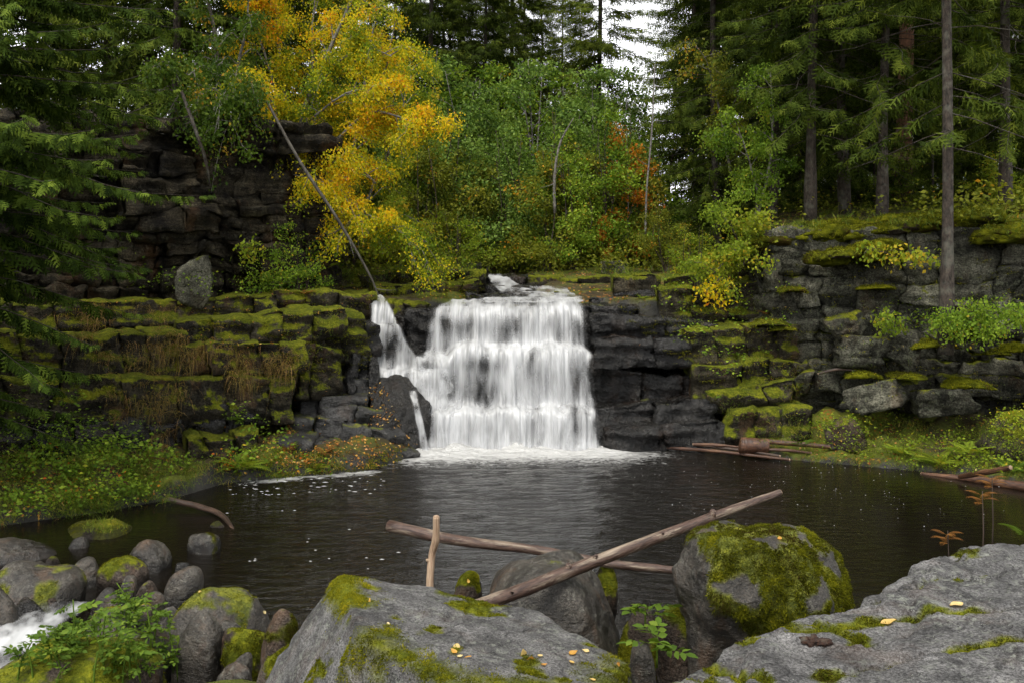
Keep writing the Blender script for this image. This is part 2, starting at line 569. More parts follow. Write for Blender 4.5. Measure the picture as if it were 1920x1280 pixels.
M = {}
M['rock_near'] = rock_mat('grey_slab_rock', (0.047, 0.046, 0.046), (0.158, 0.154, 0.152), moss=0.05, lichen=0.75, lichen_col=(0.20, 0.21, 0.18), rough=0.6, bump=0.9, rust=0.12, scale=2.6, moss_noise=3.0, crack_scale=2.6)
M['rock_boulder'] = rock_mat('boulder_rock', (0.012, 0.010, 0.0075), (0.062, 0.053, 0.042), moss=0.18, lichen=0.55, lichen_col=(0.15, 0.145, 0.12), rough=0.45, bump=0.8, rust=0.3, scale=2.2, crack=0.3, wet=0.10, var=0.14)
M['rock_mossy'] = rock_mat('mossy_rock', (0.016, 0.012, 0.009), (0.065, 0.05, 0.04), moss=0.60, lichen=0.35, lichen_col=(0.15, 0.145, 0.12), rough=0.7, bump=0.8, rust=0.3, scale=1.8, wet=0.08, var=0.14)
M['rock_cliff'] = rock_mat('layered_cliff_rock', (0.006, 0.005, 0.0035), (0.07, 0.058, 0.036), moss=0.30, lichen=0.35, lichen_col=(0.13, 0.125, 0.085), rough=0.75, bump=1.0, rust=0.35, streak=0.7, crack_scale=4.0, strata=0.75)
M['rock_ledge'] = rock_mat('mossy_ledge_rock', (0.008, 0.007, 0.0045), (0.066, 0.055, 0.035), moss=0.80, lichen=0.3, lichen_col=(0.13, 0.125, 0.09), rough=0.6, bump=1.0, rust=0.45, streak=0.6, crack_scale=3.4, moss_noise=3.2, strata=0.4)
M['rock_grey'] = rock_mat('grey_cliff_rock', (0.014, 0.014, 0.010), (0.155, 0.15, 0.112), moss=0.50, lichen=0.6, lichen_col=(0.16, 0.17, 0.115), rough=0.8, bump=1.0, rust=0.2, streak=0.6, crack_scale=3.0, strata=0.25)
M['rock_wet'] = rock_mat('wet_black_rock', (0.002, 0.0018, 0.0016), (0.012, 0.0105, 0.0085), moss=0.20, lichen=0.12, lichen_col=(.06, .055, .04), rough=0.25, bump=1.0, strata=0.3, rust=0.1, crack_scale=2.5)
M['moss'] = leaf_mat('moss_tufts', [(0.0, (0.045, 0.032, 0.008)), (0.22, (0.05, 0.058, 0.005)), (0.55, (0.14, 0.145, 0.008)), (0.85, (0.25, 0.235, 0.014)), (1.0, (0.34, 0.28, 0.02))], trans=0.3, rough=0.9, gloss=0.05)
M['bark_spruce'] = bark_mat('spruce_bark', (0.006, 0.005, 0.004), (0.070, 0.053, 0.040), stretch=(1, 1, 0.45), scale=1.3, lichen=0.2, bump=1.0)
M['bark_birch'] = bark_mat('birch_bark', (0.05, 0.045, 0.04), (0.26, 0.24, 0.21), stretch=(0.4, 0.4, 1), scale=0.8)
M['bark_pine'] = bark_mat('pine_bark', (0.05, 0.022, 0.012), (0.20, 0.10, 0.055), stretch=(1, 1, 0.3))
M['twig'] = bark_mat('twig_bark', (0.02, 0.014, 0.01), (0.07, 0.05, 0.035))
def log_mat(name, bark_d, bark_l, wood_d, wood_l, bare, rough):
    """half-barked log: patches of red-brown bark over bare grained wood"""
    m, nt = new_mat(name); g = NG(nt)
    src = g.n('ShaderNodeAttribute', attribute_name='grain').outputs['Vector']
    gr = g.noise(g.mapping(src, (7, 0.35, 7)), 14, 6, 0.7, 0.2)
    gb = g.noise(g.mapping(src, (3, 0.8, 3)), 14, 6, 0.7, 0.4)
    pat = g.noise(g.mapping(src, (4.0, 0.9, 4.0)), 3.2, 7, 0.68, 0.4)
    wood = g.ramp(gr, [(0.36, wood_d), (0.62, wood_l)])
    bark = g.ramp(gb, [(0.36, bark_d), (0.64, bark_l)])
    f = g.ramp(pat, [(bare - 0.05, 0.0), (bare + 0.05, 1.0)])
    col = g.mix(f, wood, bark)
    b = g.n('ShaderNodeBsdfPrincipled'); g.l(col, b.inputs['Base Color'])
    g.l(g.math('ADD', g.math('MULTIPLY', gb, 0.35), rough - 0.17), b.inputs['Roughness'])
    b.inputs['Specular IOR Level'].default_value = 0.45
    n_ = g.bump(g.math('ADD', gr, g.math('MULTIPLY', f, 0.5)), 0.5, 0.006)
    g.l(g.bump(gb, 0.5, 0.01, n_), b.inputs['Normal'])
    o = g.n('ShaderNodeOutputMaterial'); g.l(b.outputs[0], o.inputs[0])
    return m
M['log'] = log_mat('half_barked_log', (0.022, 0.011, 0.008), (0.105, 0.062, 0.045), (0.085, 0.050, 0.030), (0.30, 0.245, 0.185), 0.45, 0.42)
M['log_pale'] = log_mat('bare_pale_wood', (0.10, 0.05, 0.025), (0.22, 0.14, 0.08), (0.17, 0.095, 0.05), (0.42, 0.31, 0.21), 0.62, 0.6)
M['log_dark'] = log_mat('dark_wet_log', (0.012, 0.008, 0.006), (0.05, 0.03, 0.02), (0.03, 0.018, 0.012), (0.10, 0.06, 0.04), 0.5, 0.45)
M['log_red'] = log_mat('red_brown_log', (0.018, 0.008, 0.005), (0.085, 0.036, 0.018), (0.06, 0.026, 0.012), (0.20, 0.10, 0.05), 0.47, 0.5)
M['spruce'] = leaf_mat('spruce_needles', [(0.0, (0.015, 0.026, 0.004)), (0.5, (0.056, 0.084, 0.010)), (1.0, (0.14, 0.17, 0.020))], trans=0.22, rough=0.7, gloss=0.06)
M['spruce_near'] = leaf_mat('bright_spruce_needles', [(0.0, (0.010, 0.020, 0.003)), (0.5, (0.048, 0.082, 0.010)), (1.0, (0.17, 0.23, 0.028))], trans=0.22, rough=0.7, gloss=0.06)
M['pine'] = leaf_mat('pine_needles', [(0.0, (0.030, 0.040, 0.008)), (0.5, (0.07, 0.095, 0.018)), (1.0, (0.13, 0.15, 0.03))], trans=0.2, gloss=0.06)
M['green'] = leaf_mat('green_leaves', [(0.0, (0.050, 0.105, 0.010)), (0.5, (0.165, 0.265, 0.024)), (0.92, (0.30, 0.39, 0.040)), (1.0, (0.48, 0.34, 0.03))], trans=0.42)
M['bluegreen'] = leaf_mat('grey_green_leaves', [(0.0, (0.050, 0.100, 0.018)), (0.5, (0.150, 0.250, 0.045)), (1.0, (0.28, 0.38, 0.085))], trans=0.42)
M['olive'] = leaf_mat('olive_leaves', [(0.0, (0.08, 0.10, 0.012)), (0.5, (0.17, 0.195, 0.02)), (0.92, (0.26, 0.26, 0.028)), (1.0, (0.5, 0.25, 0.02))], trans=0.42)
M['lime'] = leaf_mat('lime_leaves', [(0.0, (0.10, 0.16, 0.015)), (0.5, (0.21, 0.29, 0.025)), (0.85, (0.33, 0.37, 0.03)), (1.0, (0.5, 0.36, 0.03))], trans=0.48)
M['yellow'] = leaf_mat('yellow_birch_leaves', [(0.0, (0.13, 0.21, 0.018)), (0.25, (0.34, 0.38, 0.018)), (0.5, (0.66, 0.53, 0.016)), (0.85, (0.72, 0.42, 0.014)), (1.0, (0.66, 0.22, 0.02))], trans=0.5, var=0.1)
M['orange'] = leaf_mat('orange_rowan_leaves', [(0.0, (0.17, 0.16, 0.02)), (0.4, (0.42, 0.20, 0.014)), (1.0, (0.5, 0.10, 0.02))], trans=0.4)
M['herb'] = leaf_mat('herb_leaves', [(0.0, (0.035, 0.075, 0.010)), (0.6, (0.10, 0.165, 0.018)), (1.0, (0.19, 0.25, 0.03))], trans=0.35)
M['fern'] = leaf_mat('fern_fronds', [(0.0, (0.10, 0.17, 0.016)), (0.5, (0.20, 0.26, 0.022)), (1.0, (0.42, 0.26, 0.02))], trans=0.4)
M['fern_dead'] = leaf_mat('withered_fronds', [(0.0, (0.10, 0.045, 0.012)), (0.6, (0.21, 0.095, 0.022)), (1.0, (0.32, 0.17, 0.04))], trans=0.35)
M['grass'] = leaf_mat('grass_blades', [(0.0, (0.05, 0.09, 0.012)), (0.5, (0.12, 0.17, 0.02)), (0.8, (0.22, 0.21, 0.03)), (1.0, (0.36, 0.25, 0.08))], trans=0.35)
M['drygrass'] = leaf_mat('dry_hanging_grass', [(0.0, (0.07, 0.09, 0.014)), (0.4, (0.16, 0.13, 0.03)), (0.8, (0.24, 0.14, 0.045)), (1.0, (0.36, 0.22, 0.09))], trans=0.3)
M['litter'] = leaf_mat('fallen_leaves', [(0.0, (0.16, 0.06, 0.015)), (0.4, (0.40, 0.17, 0.03)), (0.7, (0.55, 0.33, 0.06)), (1.0, (0.62, 0.50, 0.24))], trans=0.25, rough=0.45, gloss=0.4, var=0.3)
M['deepgreen'] = leaf_mat('deep_green_leaves', [(0.0, (0.022, 0.05, 0.006)), (0.5, (0.065, 0.115, 0.012)), (0.9, (0.14, 0.19, 0.022)), (1.0, (0.42, 0.26, 0.03))], trans=0.38)

# ------------------------------------------------------------------ ground sheet
def sdf_poly(x, y, poly):
    """signed distance, positive inside"""
    poly = np.asarray(poly, float)
    d = np.full(x.shape, 1e9)
    inside = np.zeros(x.shape, bool)
    for a, b in zip(poly, np.roll(poly, -1, 0)):
        e = b - a
        t = np.clip(((x - a[0]) * e[0] + (y - a[1]) * e[1]) / (e @ e), 0, 1)
        d = np.minimum(d, np.hypot(x - a[0] - t * e[0], y - a[1] - t * e[1]))
        c = ((a[1] > y) != (b[1] > y)) & (x < (b[0] - a[0]) * (y - a[1]) / (b[1] - a[1] + 1e-12) + a[0])
        inside ^= c
    return np.where(inside, d, -d)

SH_L = [W(690, 885), W(560, 895), W(430, 908), W(330, 938), W(200, 962), W(0, 990), W(-250, 1010)]
SH_R = [W(1130, 836), W(1250, 840), W(1480, 864), W(1730, 886), W(1920, 906), W(2200, 930)]
POLY_LEFT_BANK = [(-1.2, 14.2), (-1.35, 13.2)] + [(p[0], p[1]) for p in SH_L] + [(-30, 9.0), (-30, 40), (-1.2, 40)]
POLY_RIGHT_BANK = [(1.2, 40), (1.3, 14.3)] + [(p[0], p[1]) for p in SH_R] + [(30, 8), (30, 40)]
POLY_TERRACE = [(-30, 9.8), (-7.0, 12.9), (-5.3, 13.6), (-3.6, 14.3), (-2.3, 15.2), (-1.3, 15.4), (1.3, 15.4), (2.0, 15.2), (3.2, 15.6), (4.2, 15.4), (7, 14.2), (30, 12), (30, 900), (-30, 900)]
POLY_LCLIFF = [(-30, 9.9), (-8.0, 13.7), (-6.2, 14.6), (-4.6, 15.5), (-3.35, 16.4), (-3.6, 20), (-5, 26), (-30, 34)]
POLY_RCLIFF = [(3.95, 15.9), (7.2, 14.5), (30, 12.8), (30, 900), (12, 900), (5.6, 24), (4.4, 18)]
POLY_NEAR = [(-30, 4.6), (-3.3, 4.9), (-1.9, 5.6), (-0.9, 5.7), (0.2, 5.2), (1.6, 5.0), (4.0, 5.0), (30, 6.5), (30, -300), (-30, -300)]

def ground_h(x, y):
    x = np.asarray(x, float); y = np.asarray(y, float)
    q = np.stack([x, y, np.zeros_like(x)], -1).reshape(-1, 3)
    n1 = fbm(q * 0.9, 4).reshape(x.shape); n2 = fbm(q * 3.1 + 9, 3).reshape(x.shape)
    z = np.full(x.shape, -0.75) + 0.08 * n1
    lb = sdf_poly(x, y, POLY_LEFT_BANK); rb = sdf_poly(x, y, POLY_RIGHT_BANK)
    bank = np.maximum(lb, rb)
    hb = np.where(lb > rb, smooth(-0.15, 0.2, lb) * 0.95 + smooth(0.2, 1.4, lb) * 0.10,
                  smooth(-0.15, 0.15, rb) * 0.86 + smooth(0.2, 1.6, rb) * 0.32)
    n3 = fbm(q * 2.1 + 19, 3).reshape(x.shape)
    z = np.where(bank > -0.5, np.maximum(z, -0.75 + hb + smooth(0, 0.4, bank) * (0.07 * n1 + 0.06 * n2 + 0.20 * np.clip(n3, -0.3, 1))), z)
    t = sdf_poly(x, y, POLY_TERRACE)
    zt = 2.02 + 0.09 * np.clip(y - 15, 0, 5) * 0.8 + 0.05 * np.clip(y - 20, 0, 60) + 0.06 * n1 + 0.03 * n2
    # stream channel on the upper terrace
    xc = np.interp(y, [14, 15.5, 17, 19, 24, 40], [0.1, 0.1, 0.05, -0.15, -0.6, -2.0])
    wch = np.interp(y, [14, 15, 16, 17.5, 19, 40], [1.7, 1.5, 0.9, 0.5, 0.5, 0.8])
    zt = zt - 0.16 * smooth(wch + 0.25, wch - 0.1, np.abs(x - xc)) * smooth(30, 22, y)
    z = z + (zt - z) * smooth(-0.1, 0.25, t)
    lc = sdf_poly(x, y, POLY_LCLIFF)
    z = z + (4.75 + 0.10 * np.clip(y - 16, 0, 30) + 0.15 * n1 - z) * smooth(-0.05, 0.4, lc)
    rc = sdf_poly(x, y, POLY_RCLIFF)
    zc = 3.02 + 0.085 * np.clip(x - 4, 0, 6) + 0.075 * np.clip(y - 15.5, 0, 14) + 0.10 * n1 + 0.04 * n2
    z = z + (zc - z) * smooth(-0.05, 0.5, rc)
    nr = sdf_poly(x, y, POLY_NEAR)
    z = z + (0.55 + 0.1 * n1 + 0.06 * np.clip(4 - y, 0, 12) - z) * smooth(-0.2, 0.6, nr)
    z = z + smooth(60, 300, np.hypot(x, y)) * 6
    return z

def axis(fine0, fine1, step, outer):
    a = list(np.arange(fine0, fine1 + 1e-6, step))
    s, v, lo = step, fine0, []
    while v > -outer: s *= 1.25; v -= s; lo.append(v)
    s, v, hi = step, fine1, []
    while v < outer: s *= 1.25; v += s; hi.append(v)
    return np.array(lo[::-1] + a + hi)

xs, ys = axis(-9, 9, 0.1, 600), axis(4, 24, 0.1, 700)
GX, GY = np.meshgrid(xs, ys, indexing='ij')
GZ = ground_h(GX, GY)
GV = np.stack([GX, GY, GZ], -1).reshape(-1, 3)
GQ = grid_faces(len(xs), len(ys))

def ground_mat():
    m, nt = new_mat('forest_floor'); g = NG(nt)
    geo = g.n('ShaderNodeNewGeometry'); pos = geo.outputs['Position']
    sep = g.n('ShaderNodeSeparateXYZ'); g.l(geo.outputs['Normal'], sep.inputs[0])
    n1 = g.noise(pos, 1.1, 7, 0.65, 0.4)
    col = g.ramp(n1, [(0.32, (0.022, 0.017, 0.010)), (0.46, (0.055, 0.045, 0.016)), (0.55, (0.07, 0.085, 0.012)), (0.7, (0.12, 0.13, 0.014))])
    v = g.n('ShaderNodeTexVoronoi'); v.inputs['Scale'].default_value = 17; g.l(pos, v.inputs['Vector'])
    leaf = g.math('MULTIPLY', g.ramp(v.outputs['Distance'], [(0.3, 1.0), (0.4, 0.0)]), g.ramp(g.noise(pos, 1.7, 4), [(0.48, 0), (0.6, 1)]))
    lc = g.mix(1.0, g.mix(0.6, v.outputs['Color'], (0.7, 0.5, 0.3)), (0.40, 0.20, 0.04), 'MULTIPLY')
    col = g.mix(g.math('MULTIPLY', leaf, 0.8), col, lc)
    rock = g.ramp(g.noise(pos, 3, 6), [(0.3, (0.018, 0.018, 0.016)), (0.7, (0.06, 0.058, 0.05))])
    col = g.mix(g.ramp(sep.outputs['Z'], [(0.6, 1.0), (0.8, 0.0)]), col, rock)
    b = g.n('ShaderNodeBsdfPrincipled'); g.l(col, b.inputs['Base Color']); b.inputs['Roughness'].default_value = 0.9
    b.inputs['Specular IOR Level'].default_value = 0.2
    nrm = g.bump(g.noise(pos, 6, 7, 0.7), 0.8, 0.08)
    nrm = g.bump(g.noise(pos, 40, 4, 0.7), 0.6, 0.02, nrm)
    g.l(nrm, b.inputs['Normal'])
    o = g.n('ShaderNodeOutputMaterial'); g.l(b.outputs[0], o.inputs[0])
    return m
M['ground'] = ground_mat()
link('ground', mk_mesh('ground', GV, GQ, None, M['ground'], True), kind='structure', label='forest floor with moss, soil and fallen leaves around the pool')

def gz(x, y):
    return float(ground_h(np.array([x]), np.array([y]))[0])

# ------------------------------------------------------------------ water
FALL_L, FALL_R = W(795, 845), W(1128, 842)

def pool_mat():
    m, nt = new_mat('dark_pool_water'); g = NG(nt)
    pos = g.n('ShaderNodeNewGeometry').outputs['Position']
    foam = g.n('ShaderNodeAttribute', attribute_name='foam').outputs['Fac']
    chop = g.n('ShaderNodeAttribute', attribute_name='chop').outputs['Fac']
    w1 = g.noise(g.mapping(pos, (1.0, 2.3, 1.0)), 4.2, 5, 0.62, 0.6)
    w2 = g.noise(g.mapping(pos, (1.0, 1.9, 1.0)), 15, 3, 0.6, 0.4)
    h = g.math('ADD', w1, g.math('MULTIPLY', w2, 0.35))
    h = g.math('MULTIPLY', h, chop)
    nrm = g.bump(h, 1.0, 0.16)
    fn = g.noise(g.mapping(pos, (1.0, 1.6, 1)), 7, 6, 0.7, 1.2)
    ff = g.math('ADD', foam, g.math('MULTIPLY', g.math('SUBTRACT', fn, 0.5), 1.5))
    ff = g.ramp(ff, [(0.42, 0.0), (0.85, 1.0)])
    # below foam level 0.02 nothing
    ff = g.math('MULTIPLY', ff, g.ramp(foam, [(0.02, 0.0), (0.25, 1.0)]))
    col = g.mix(ff, (0.0045, 0.0034, 0.0022), (0.52, 0.52, 0.51))
    b = g.n('ShaderNodeBsdfPrincipled'); g.l(col, b.inputs['Base Color'])
    g.l(g.math('ADD', g.math('MULTIPLY', ff, 0.6), 0.085), b.inputs['Roughness'])
    b.inputs['IOR'].default_value = 1.333
    b.inputs['Specular IOR Level'].default_value = 0.5
    g.l(nrm, b.inputs['Normal'])
    o = g.n('ShaderNodeOutputMaterial'); g.l(b.outputs[0], o.inputs[0])
    return m
M['pool'] = pool_mat()

def seg_dist(x, y, a, b):
    e = np.array(b[:2]) - np.array(a[:2])
    t = np.clip(((x - a[0]) * e[0] + (y - a[1]) * e[1]) / (e @ e), 0, 1)
    return np.hypot(x - a[0] - t * e[0], y - a[1] - t * e[1])

def outflow(x, y):
    """level of the pool, falling away down the rapids at the outlet"""
    s = smooth(8.3, 6.0, y) * smooth(-1.9, -2.7, x)
    return -0.34 * s

px_, py_ = np.arange(-12, 12.01, 0.07), np.arange(4.4, 15.0, 0.06)
WX, WY = np.meshgrid(px_, py_, indexing='ij')
wq = np.stack([WX, WY, np.zeros_like(WX)], -1).reshape(-1, 3)
dfall = seg_dist(WX, WY, FALL_L, FALL_R)
chop = 0.06 + 0.85 * np.exp(-dfall / 3.6) + 0.35 * smooth(9.5, 7.2, WY) * smooth(-3.5, -0.5, WX) * smooth(3.2, 1.6, WX)
chop *= 0.12 + 0.88 * smooth(3.6, 1.4, WX - 0.10 * (14 - WY)) * smooth(-3.6, -1.6, WX)
foam = 1.05 * np.exp(-(dfall / 0.75) ** 1.3) + 0.30 * np.exp(-dfall / 1.5) * smooth(14.2, 13.4, WY)
shl = np.min([seg_dist(WX, WY, a, b) for a, b in zip(SH_L[:3], SH_L[1:4])], 0)
foam = np.maximum(foam, 0.62 * np.exp(-(shl / 0.22) ** 2) * smooth(-3.7, -3.0, WX))
foam = np.maximum(foam, 0.33 * np.exp(-((WX + 2.55) / 0.8) ** 2 - ((WY - 11.5) / 0.55) ** 2))
rap = smooth(7.3, 6.6, WY) * smooth(-2.75, -3.3, WX)
foam = np.maximum(foam, 0.85 * rap)
chop = np.maximum(chop, 0.8 * smooth(7.9, 6.9, WY) * smooth(-2.2, -2.9, WX))
WZ = outflow(WX, WY) + (0.012 * chop * fbm(wq * np.array([2.2, 4.5, 1]), 3).reshape(WX.shape)) + np.exp(-(dfall / 0.28) ** 2) * (0.07 + 0.10 * fbm(wq * np.array([3, 3, 1]) + 8, 3).reshape(WX.shape)) + 0.05 * rap * fbm(wq * np.array([2, 4, 1]) + 5, 3).reshape(WX.shape)
link('pool_water', mk_mesh('pool_water', np.stack([WX, WY, WZ], -1).reshape(-1, 3), grid_faces(len(px_), len(py_)), None, M['pool'], True,
     {'foam': foam.ravel(), 'chop': chop.ravel()}), kind='structure', label='dark rippled pool below the waterfall')

def falls_mat(name, su, contrast, tone=(0.68, 0.69, 0.70)):
    m, nt = new_mat(name); g = NG(nt)
    at = g.n('ShaderNodeAttribute', attribute_name='flow')
    dn = g.n('ShaderNodeAttribute', attribute_name='dens').outputs['Fac']
    fl = at.outputs['Vector']
    s1 = g.noise(g.mapping(fl, (su * 0.55, 0.75, 1)), 1.0, 4, 0.6, 0.3)
    s2 = g.noise(g.mapping(fl, (su * 2.2, 0.8, 1), (3, 1, 0)), 1.0, 5, 0.62, 0.3)
    s3 = g.noise(g.mapping(fl, (su * 7.0, 0.8, 1), (1, 5, 0)), 1.0, 3, 0.6, 0.2)
    s = g.math('ADD', g.math('MULTIPLY', g.math('SUBTRACT', s1, 0.5), 1.6), g.math('ADD', g.math('MULTIPLY', g.math('SUBTRACT', s2, 0.5), 0.6), g.math('MULTIPLY', g.math('SUBTRACT', s3, 0.5), 0.16)))
    a = g.math('ADD', dn, g.math('MULTIPLY', s, contrast))
    alpha = g.ramp(g.math("MULTIPLY", a, 0.8), [(0.12, 0.03), (0.48, 0.45), (0.92, 0.95)])
    fade = g.ramp(dn, [(0.0, 0.0), (0.12, 1.0)])
    alpha = g.math('MULTIPLY', alpha, fade)
    d = g.n('ShaderNodeBsdfDiffuse'); d.inputs['Color'].default_value = (*tone, 1)
    t = g.n('ShaderNodeBsdfTranslucent'); t.inputs['Color'].default_value = (*tone, 1)
    gl = g.n('ShaderNodeBsdfGlossy'); gl.inputs['Roughness'].default_value = 0.35
    nrm = g.bump(g.math('ADD', s1, g.math('MULTIPLY', s2, 0.5)), 0.35, 0.05)
    g.l(nrm, d.inputs['Normal']); g.l(nrm, gl.inputs['Normal'])
    m1 = g.n('ShaderNodeMixShader'); m1.inputs[0].default_value = 0.3; g.l(d.outputs[0], m1.inputs[1]); g.l(t.outputs[0], m1.inputs[2])
    m2 = g.n('ShaderNodeMixShader'); m2.inputs[0].default_value = 0.06; g.l(m1.outputs[0], m2.inputs[1]); g.l(gl.outputs[0], m2.inputs[2])
    tr = g.n('ShaderNodeBsdfTransparent')
    m3 = g.n('ShaderNodeMixShader'); g.l(alpha, m3.inputs[0]); g.l(tr.outputs[0], m3.inputs[1]); g.l(m2.outputs[0], m3.inputs[2])
    o = g.n('ShaderNodeOutputMaterial'); g.l(m3.outputs[0], o.inputs[0])
    return m
M['falls'] = falls_mat('falling_water', 8.0, 0.85)
M['stream'] = falls_mat('running_water', 5.0, 0.8)

def sheet(name, rows, nu, nv, seed, mat, parent=None, dark=(), strand=0.05, edge=0.06, push=0.0, label=None, kind=None, dens0=0.8, tier=0.0):
    """falling water as a strand-relief sheet through rows of (row y, left x, right x, distance, density)"""
    r = np.array([list(k) + [dens0] * (5 - len(k)) for k in rows], float)
    c = curve(r, nv)
    u = np.linspace(0, 1, nu)
    px = c[:, 1][None] + (c[:, 2] - c[:, 1])[None] * u[:, None]
    # uneven side edges
    vv = np.linspace(0, 1, nv)[None]
    z0 = np.zeros(px.shape)
    w1 = fbm(np.stack([px / 55.0, z0 + vv * 1.2, z0 + seed], -1).reshape(-1, 3), 3).reshape(px.shape)
    w2 = fbm(np.stack([px / 40.0, z0 + vv * 1.5, z0 + seed + 9], -1).reshape(-1, 3), 3).reshape(px.shape)
    fade = np.sin(np.pi * np.clip(vv, 0, 1)) ** 0.5
    py = c[:, 0][None] + tier * w1 * fade
    Yd = c[:, 3][None] + 0.10 * w2 * fade * (tier > 0)
    V = np.stack([(px - 960) / F * Yd, Yd, H - (py - HZ) / F * Yd], -1)
    flen = np.concatenate([[0], np.cumsum(np.linalg.norm(np.diff(V[nu // 2], axis=0), axis=1))])
    U = V[..., 0]
    q = np.stack([U * 7, np.broadcast_to(flen[None] * 0.7, U.shape), np.full(U.shape, seed * 2.3)], -1).reshape(-1, 3)
    rel = fbm(q, 4).reshape(U.shape) + 0.6 * fbm(q * np.array([3.1, 1.2, 1]), 2).reshape(U.shape)
    V[..., 1] -= strand * rel + push
    V[..., 2] += 0.012 * fbm(q * np.array([1.5, 2, 1]) + 4, 2).reshape(U.shape)
    en = np.stack([np.full(U.shape, seed * 1.0), np.broadcast_to(flen[None] * 3, U.shape), np.zeros(U.shape)], -1).reshape(-1, 3)
    e = edge * (1 + 0.8 * fbm(en, 2).reshape(U.shape))
    dens = c[:, 4][None] * (1 + 0.95 * (fbm(np.stack([px / 34.0, z0 + vv * 4.5, z0 + seed + 3], -1).reshape(-1, 3), 3).reshape(U.shape))) * smooth(0, 1, u[:, None] / e) * smooth(0, 1, (1 - u[:, None]) / e)
    for (dx, dy, rx, ry, am) in dark:
        dens = dens - 0.72 * am * np.exp(-((px - dx) / rx) ** 2 - ((py - dy) / ry) ** 2)
    flow = np.stack([U, np.broadcast_to(flen[None], U.shape), np.full(U.shape, seed * 1.0)], -1).reshape(-1, 3)
    me = mk_mesh(name, V.reshape(-1, 3), grid_faces(nu, nv), None, mat, True, {'flow': flow, 'dens': np.clip(dens, 0, 1).ravel()})
    return link(name, me, parent, label=label, kind=kind)

MAIN = [(558, 900, 1085, 15.7, .45), (565, 845, 1094, 15.2, .5), (574, 810, 1100, 14.95, .6), (586, 800, 1102, 14.82, .75), (605, 797, 1104, 14.72, .6), (640, 792, 1107, 14.62, .62),
        (651, 784, 1110, 14.54, .95), (657, 772, 1114, 14.34, .95), (672, 770, 1116, 14.24, .75), (705, 776, 1118, 14.18, .58), (745, 790, 1121, 14.12, .62), (764, 798, 1123, 14.06, .8),
        (771, 798, 1126, 13.90, .92), (783, 796, 1129, 13.82, .85), (812, 794, 1131, 13.78, .75), (836, 790, 1133, 13.75, 1.0), (852, 786, 1136, 13.72, 1.0)]
DARK = [(862, 612, 40, 22, .42), (895, 682, 52, 16, .5), (892, 740, 36, 34, .4), (838, 735, 22, 40, .3), (1088, 735, 22, 45, .3), (1092, 812, 26, 26, .25), (830, 600, 14, 20, .2), (968, 615, 16, 24, .3), (806, 690, 18, 25, .3), (1040, 612, 12, 22, .15), (930, 740, 14, 36, .2)]
wf = link('waterfall', None, label='white three-tiered waterfall pouring over dark rock steps into the pool', kind='structure')
sheet('water_curtain', MAIN, 260, 220, 1, M['falls'], wf, DARK, tier=19.0)
sheet('water_curtain', [(y, a + 8, b - 6, Y + 0.06, d * .8) for y, a, b, Y, d in MAIN[2:]], 160, 160, 2, M['falls'], wf, [(x, y, rx, ry, am * 1.1) for x, y, rx, ry, am in DARK], tier=19.0)
sf = link('side_waterfall', None, label='narrow side fall joining the main waterfall beside the mossy ledges', kind='structure')
sheet('water_curtain', [(553, 692, 716, 15.25, .7), (560, 692, 724, 15.0, .8), (580, 692, 738, 14.85, .8), (605, 692, 748, 14.72, .75), (612, 692, 754, 14.62, .9), (650, 694, 772, 14.52, .7), (684, 697, 800, 14.42, .75), (696, 700, 830, 14.3, .95), (712, 703, 850, 14.22, .8), (738, 708, 862, 14.16, .7)],
      90, 130, 3, M['falls'], sf, [(722, 660, 12, 26, .25)], edge=0.16)
sheet('water_curtain', [(690, 770, 845, 14.36, .6), (700, 762, 858, 14.28, .8), (725, 772, 868, 14.18, .7), (760, 790, 872, 14.06, .7), (800, 802, 876, 13.95, .8), (845, 796, 880, 13.78, 1.0)],
      90, 110, 4, M['falls'], sf, [(840, 740, 16, 30, .35)], edge=0.2, dens0=0.8)
sheet('water_film', [(706, 706, 790, 14.16, .22), (720, 712, 792, 14.02, .28), (745, 728, 786, 13.86, .2), (775, 745, 795, 13.74, .18)], 70, 60, 5, M['falls'], sf, edge=0.25, strand=0.01)
sheet('water_film', [(732, 764, 782, 13.88, .55), (760, 772, 788, 13.72, .55), (800, 780, 797, 13.62, .5), (848, 788, 808, 13.55, .7)], 30, 70, 6, M['falls'], sf, edge=0.3, strand=0.01)
us = link('upper_stream', None, label='shallow white stream running down the slab above the waterfall', kind='structure')
sheet('stream_sheet', [(513, 914, 938, 18.6, .2), (520, 915, 955, 18.0, .7), (533, 920, 975, 17.3, .6), (545, 932, 1010, 16.8, .6), (553, 930, 1050, 16.2, .5), (560, 890, 1080, 15.7, .5), (567, 840, 1094, 15.1, .6)],
      130, 90, 7, M['stream'], us, [(950, 552, 22, 8, .5)], strand=0.015, edge=0.1)
sheet('stream_sheet', [(536, 985, 1050, 17.2, .35), (545, 1000, 1085, 16.7, .45), (556, 1020, 1096, 16.0, .5), (566, 1030, 1098, 15.15, .6)], 80, 60, 8, M['stream'], us, strand=0.015, edge=0.15, push=0.03)
sheet('rapids_sheet', [(1128, 70, 175, 7.45, .2), (1150, 40, 150, 7.2, .5), (1175, -20, 118, 6.9, .8), (1200, -60, 92, 6.75, .85), (1230, -90, 70, 6.6, .55), (1262, -120, 40, 6.45, .3)], 70, 60, 9, M['stream'], None, strand=0.02, edge=0.2,
      label='white rapids spilling between boulders at the pool outlet', kind='structure')

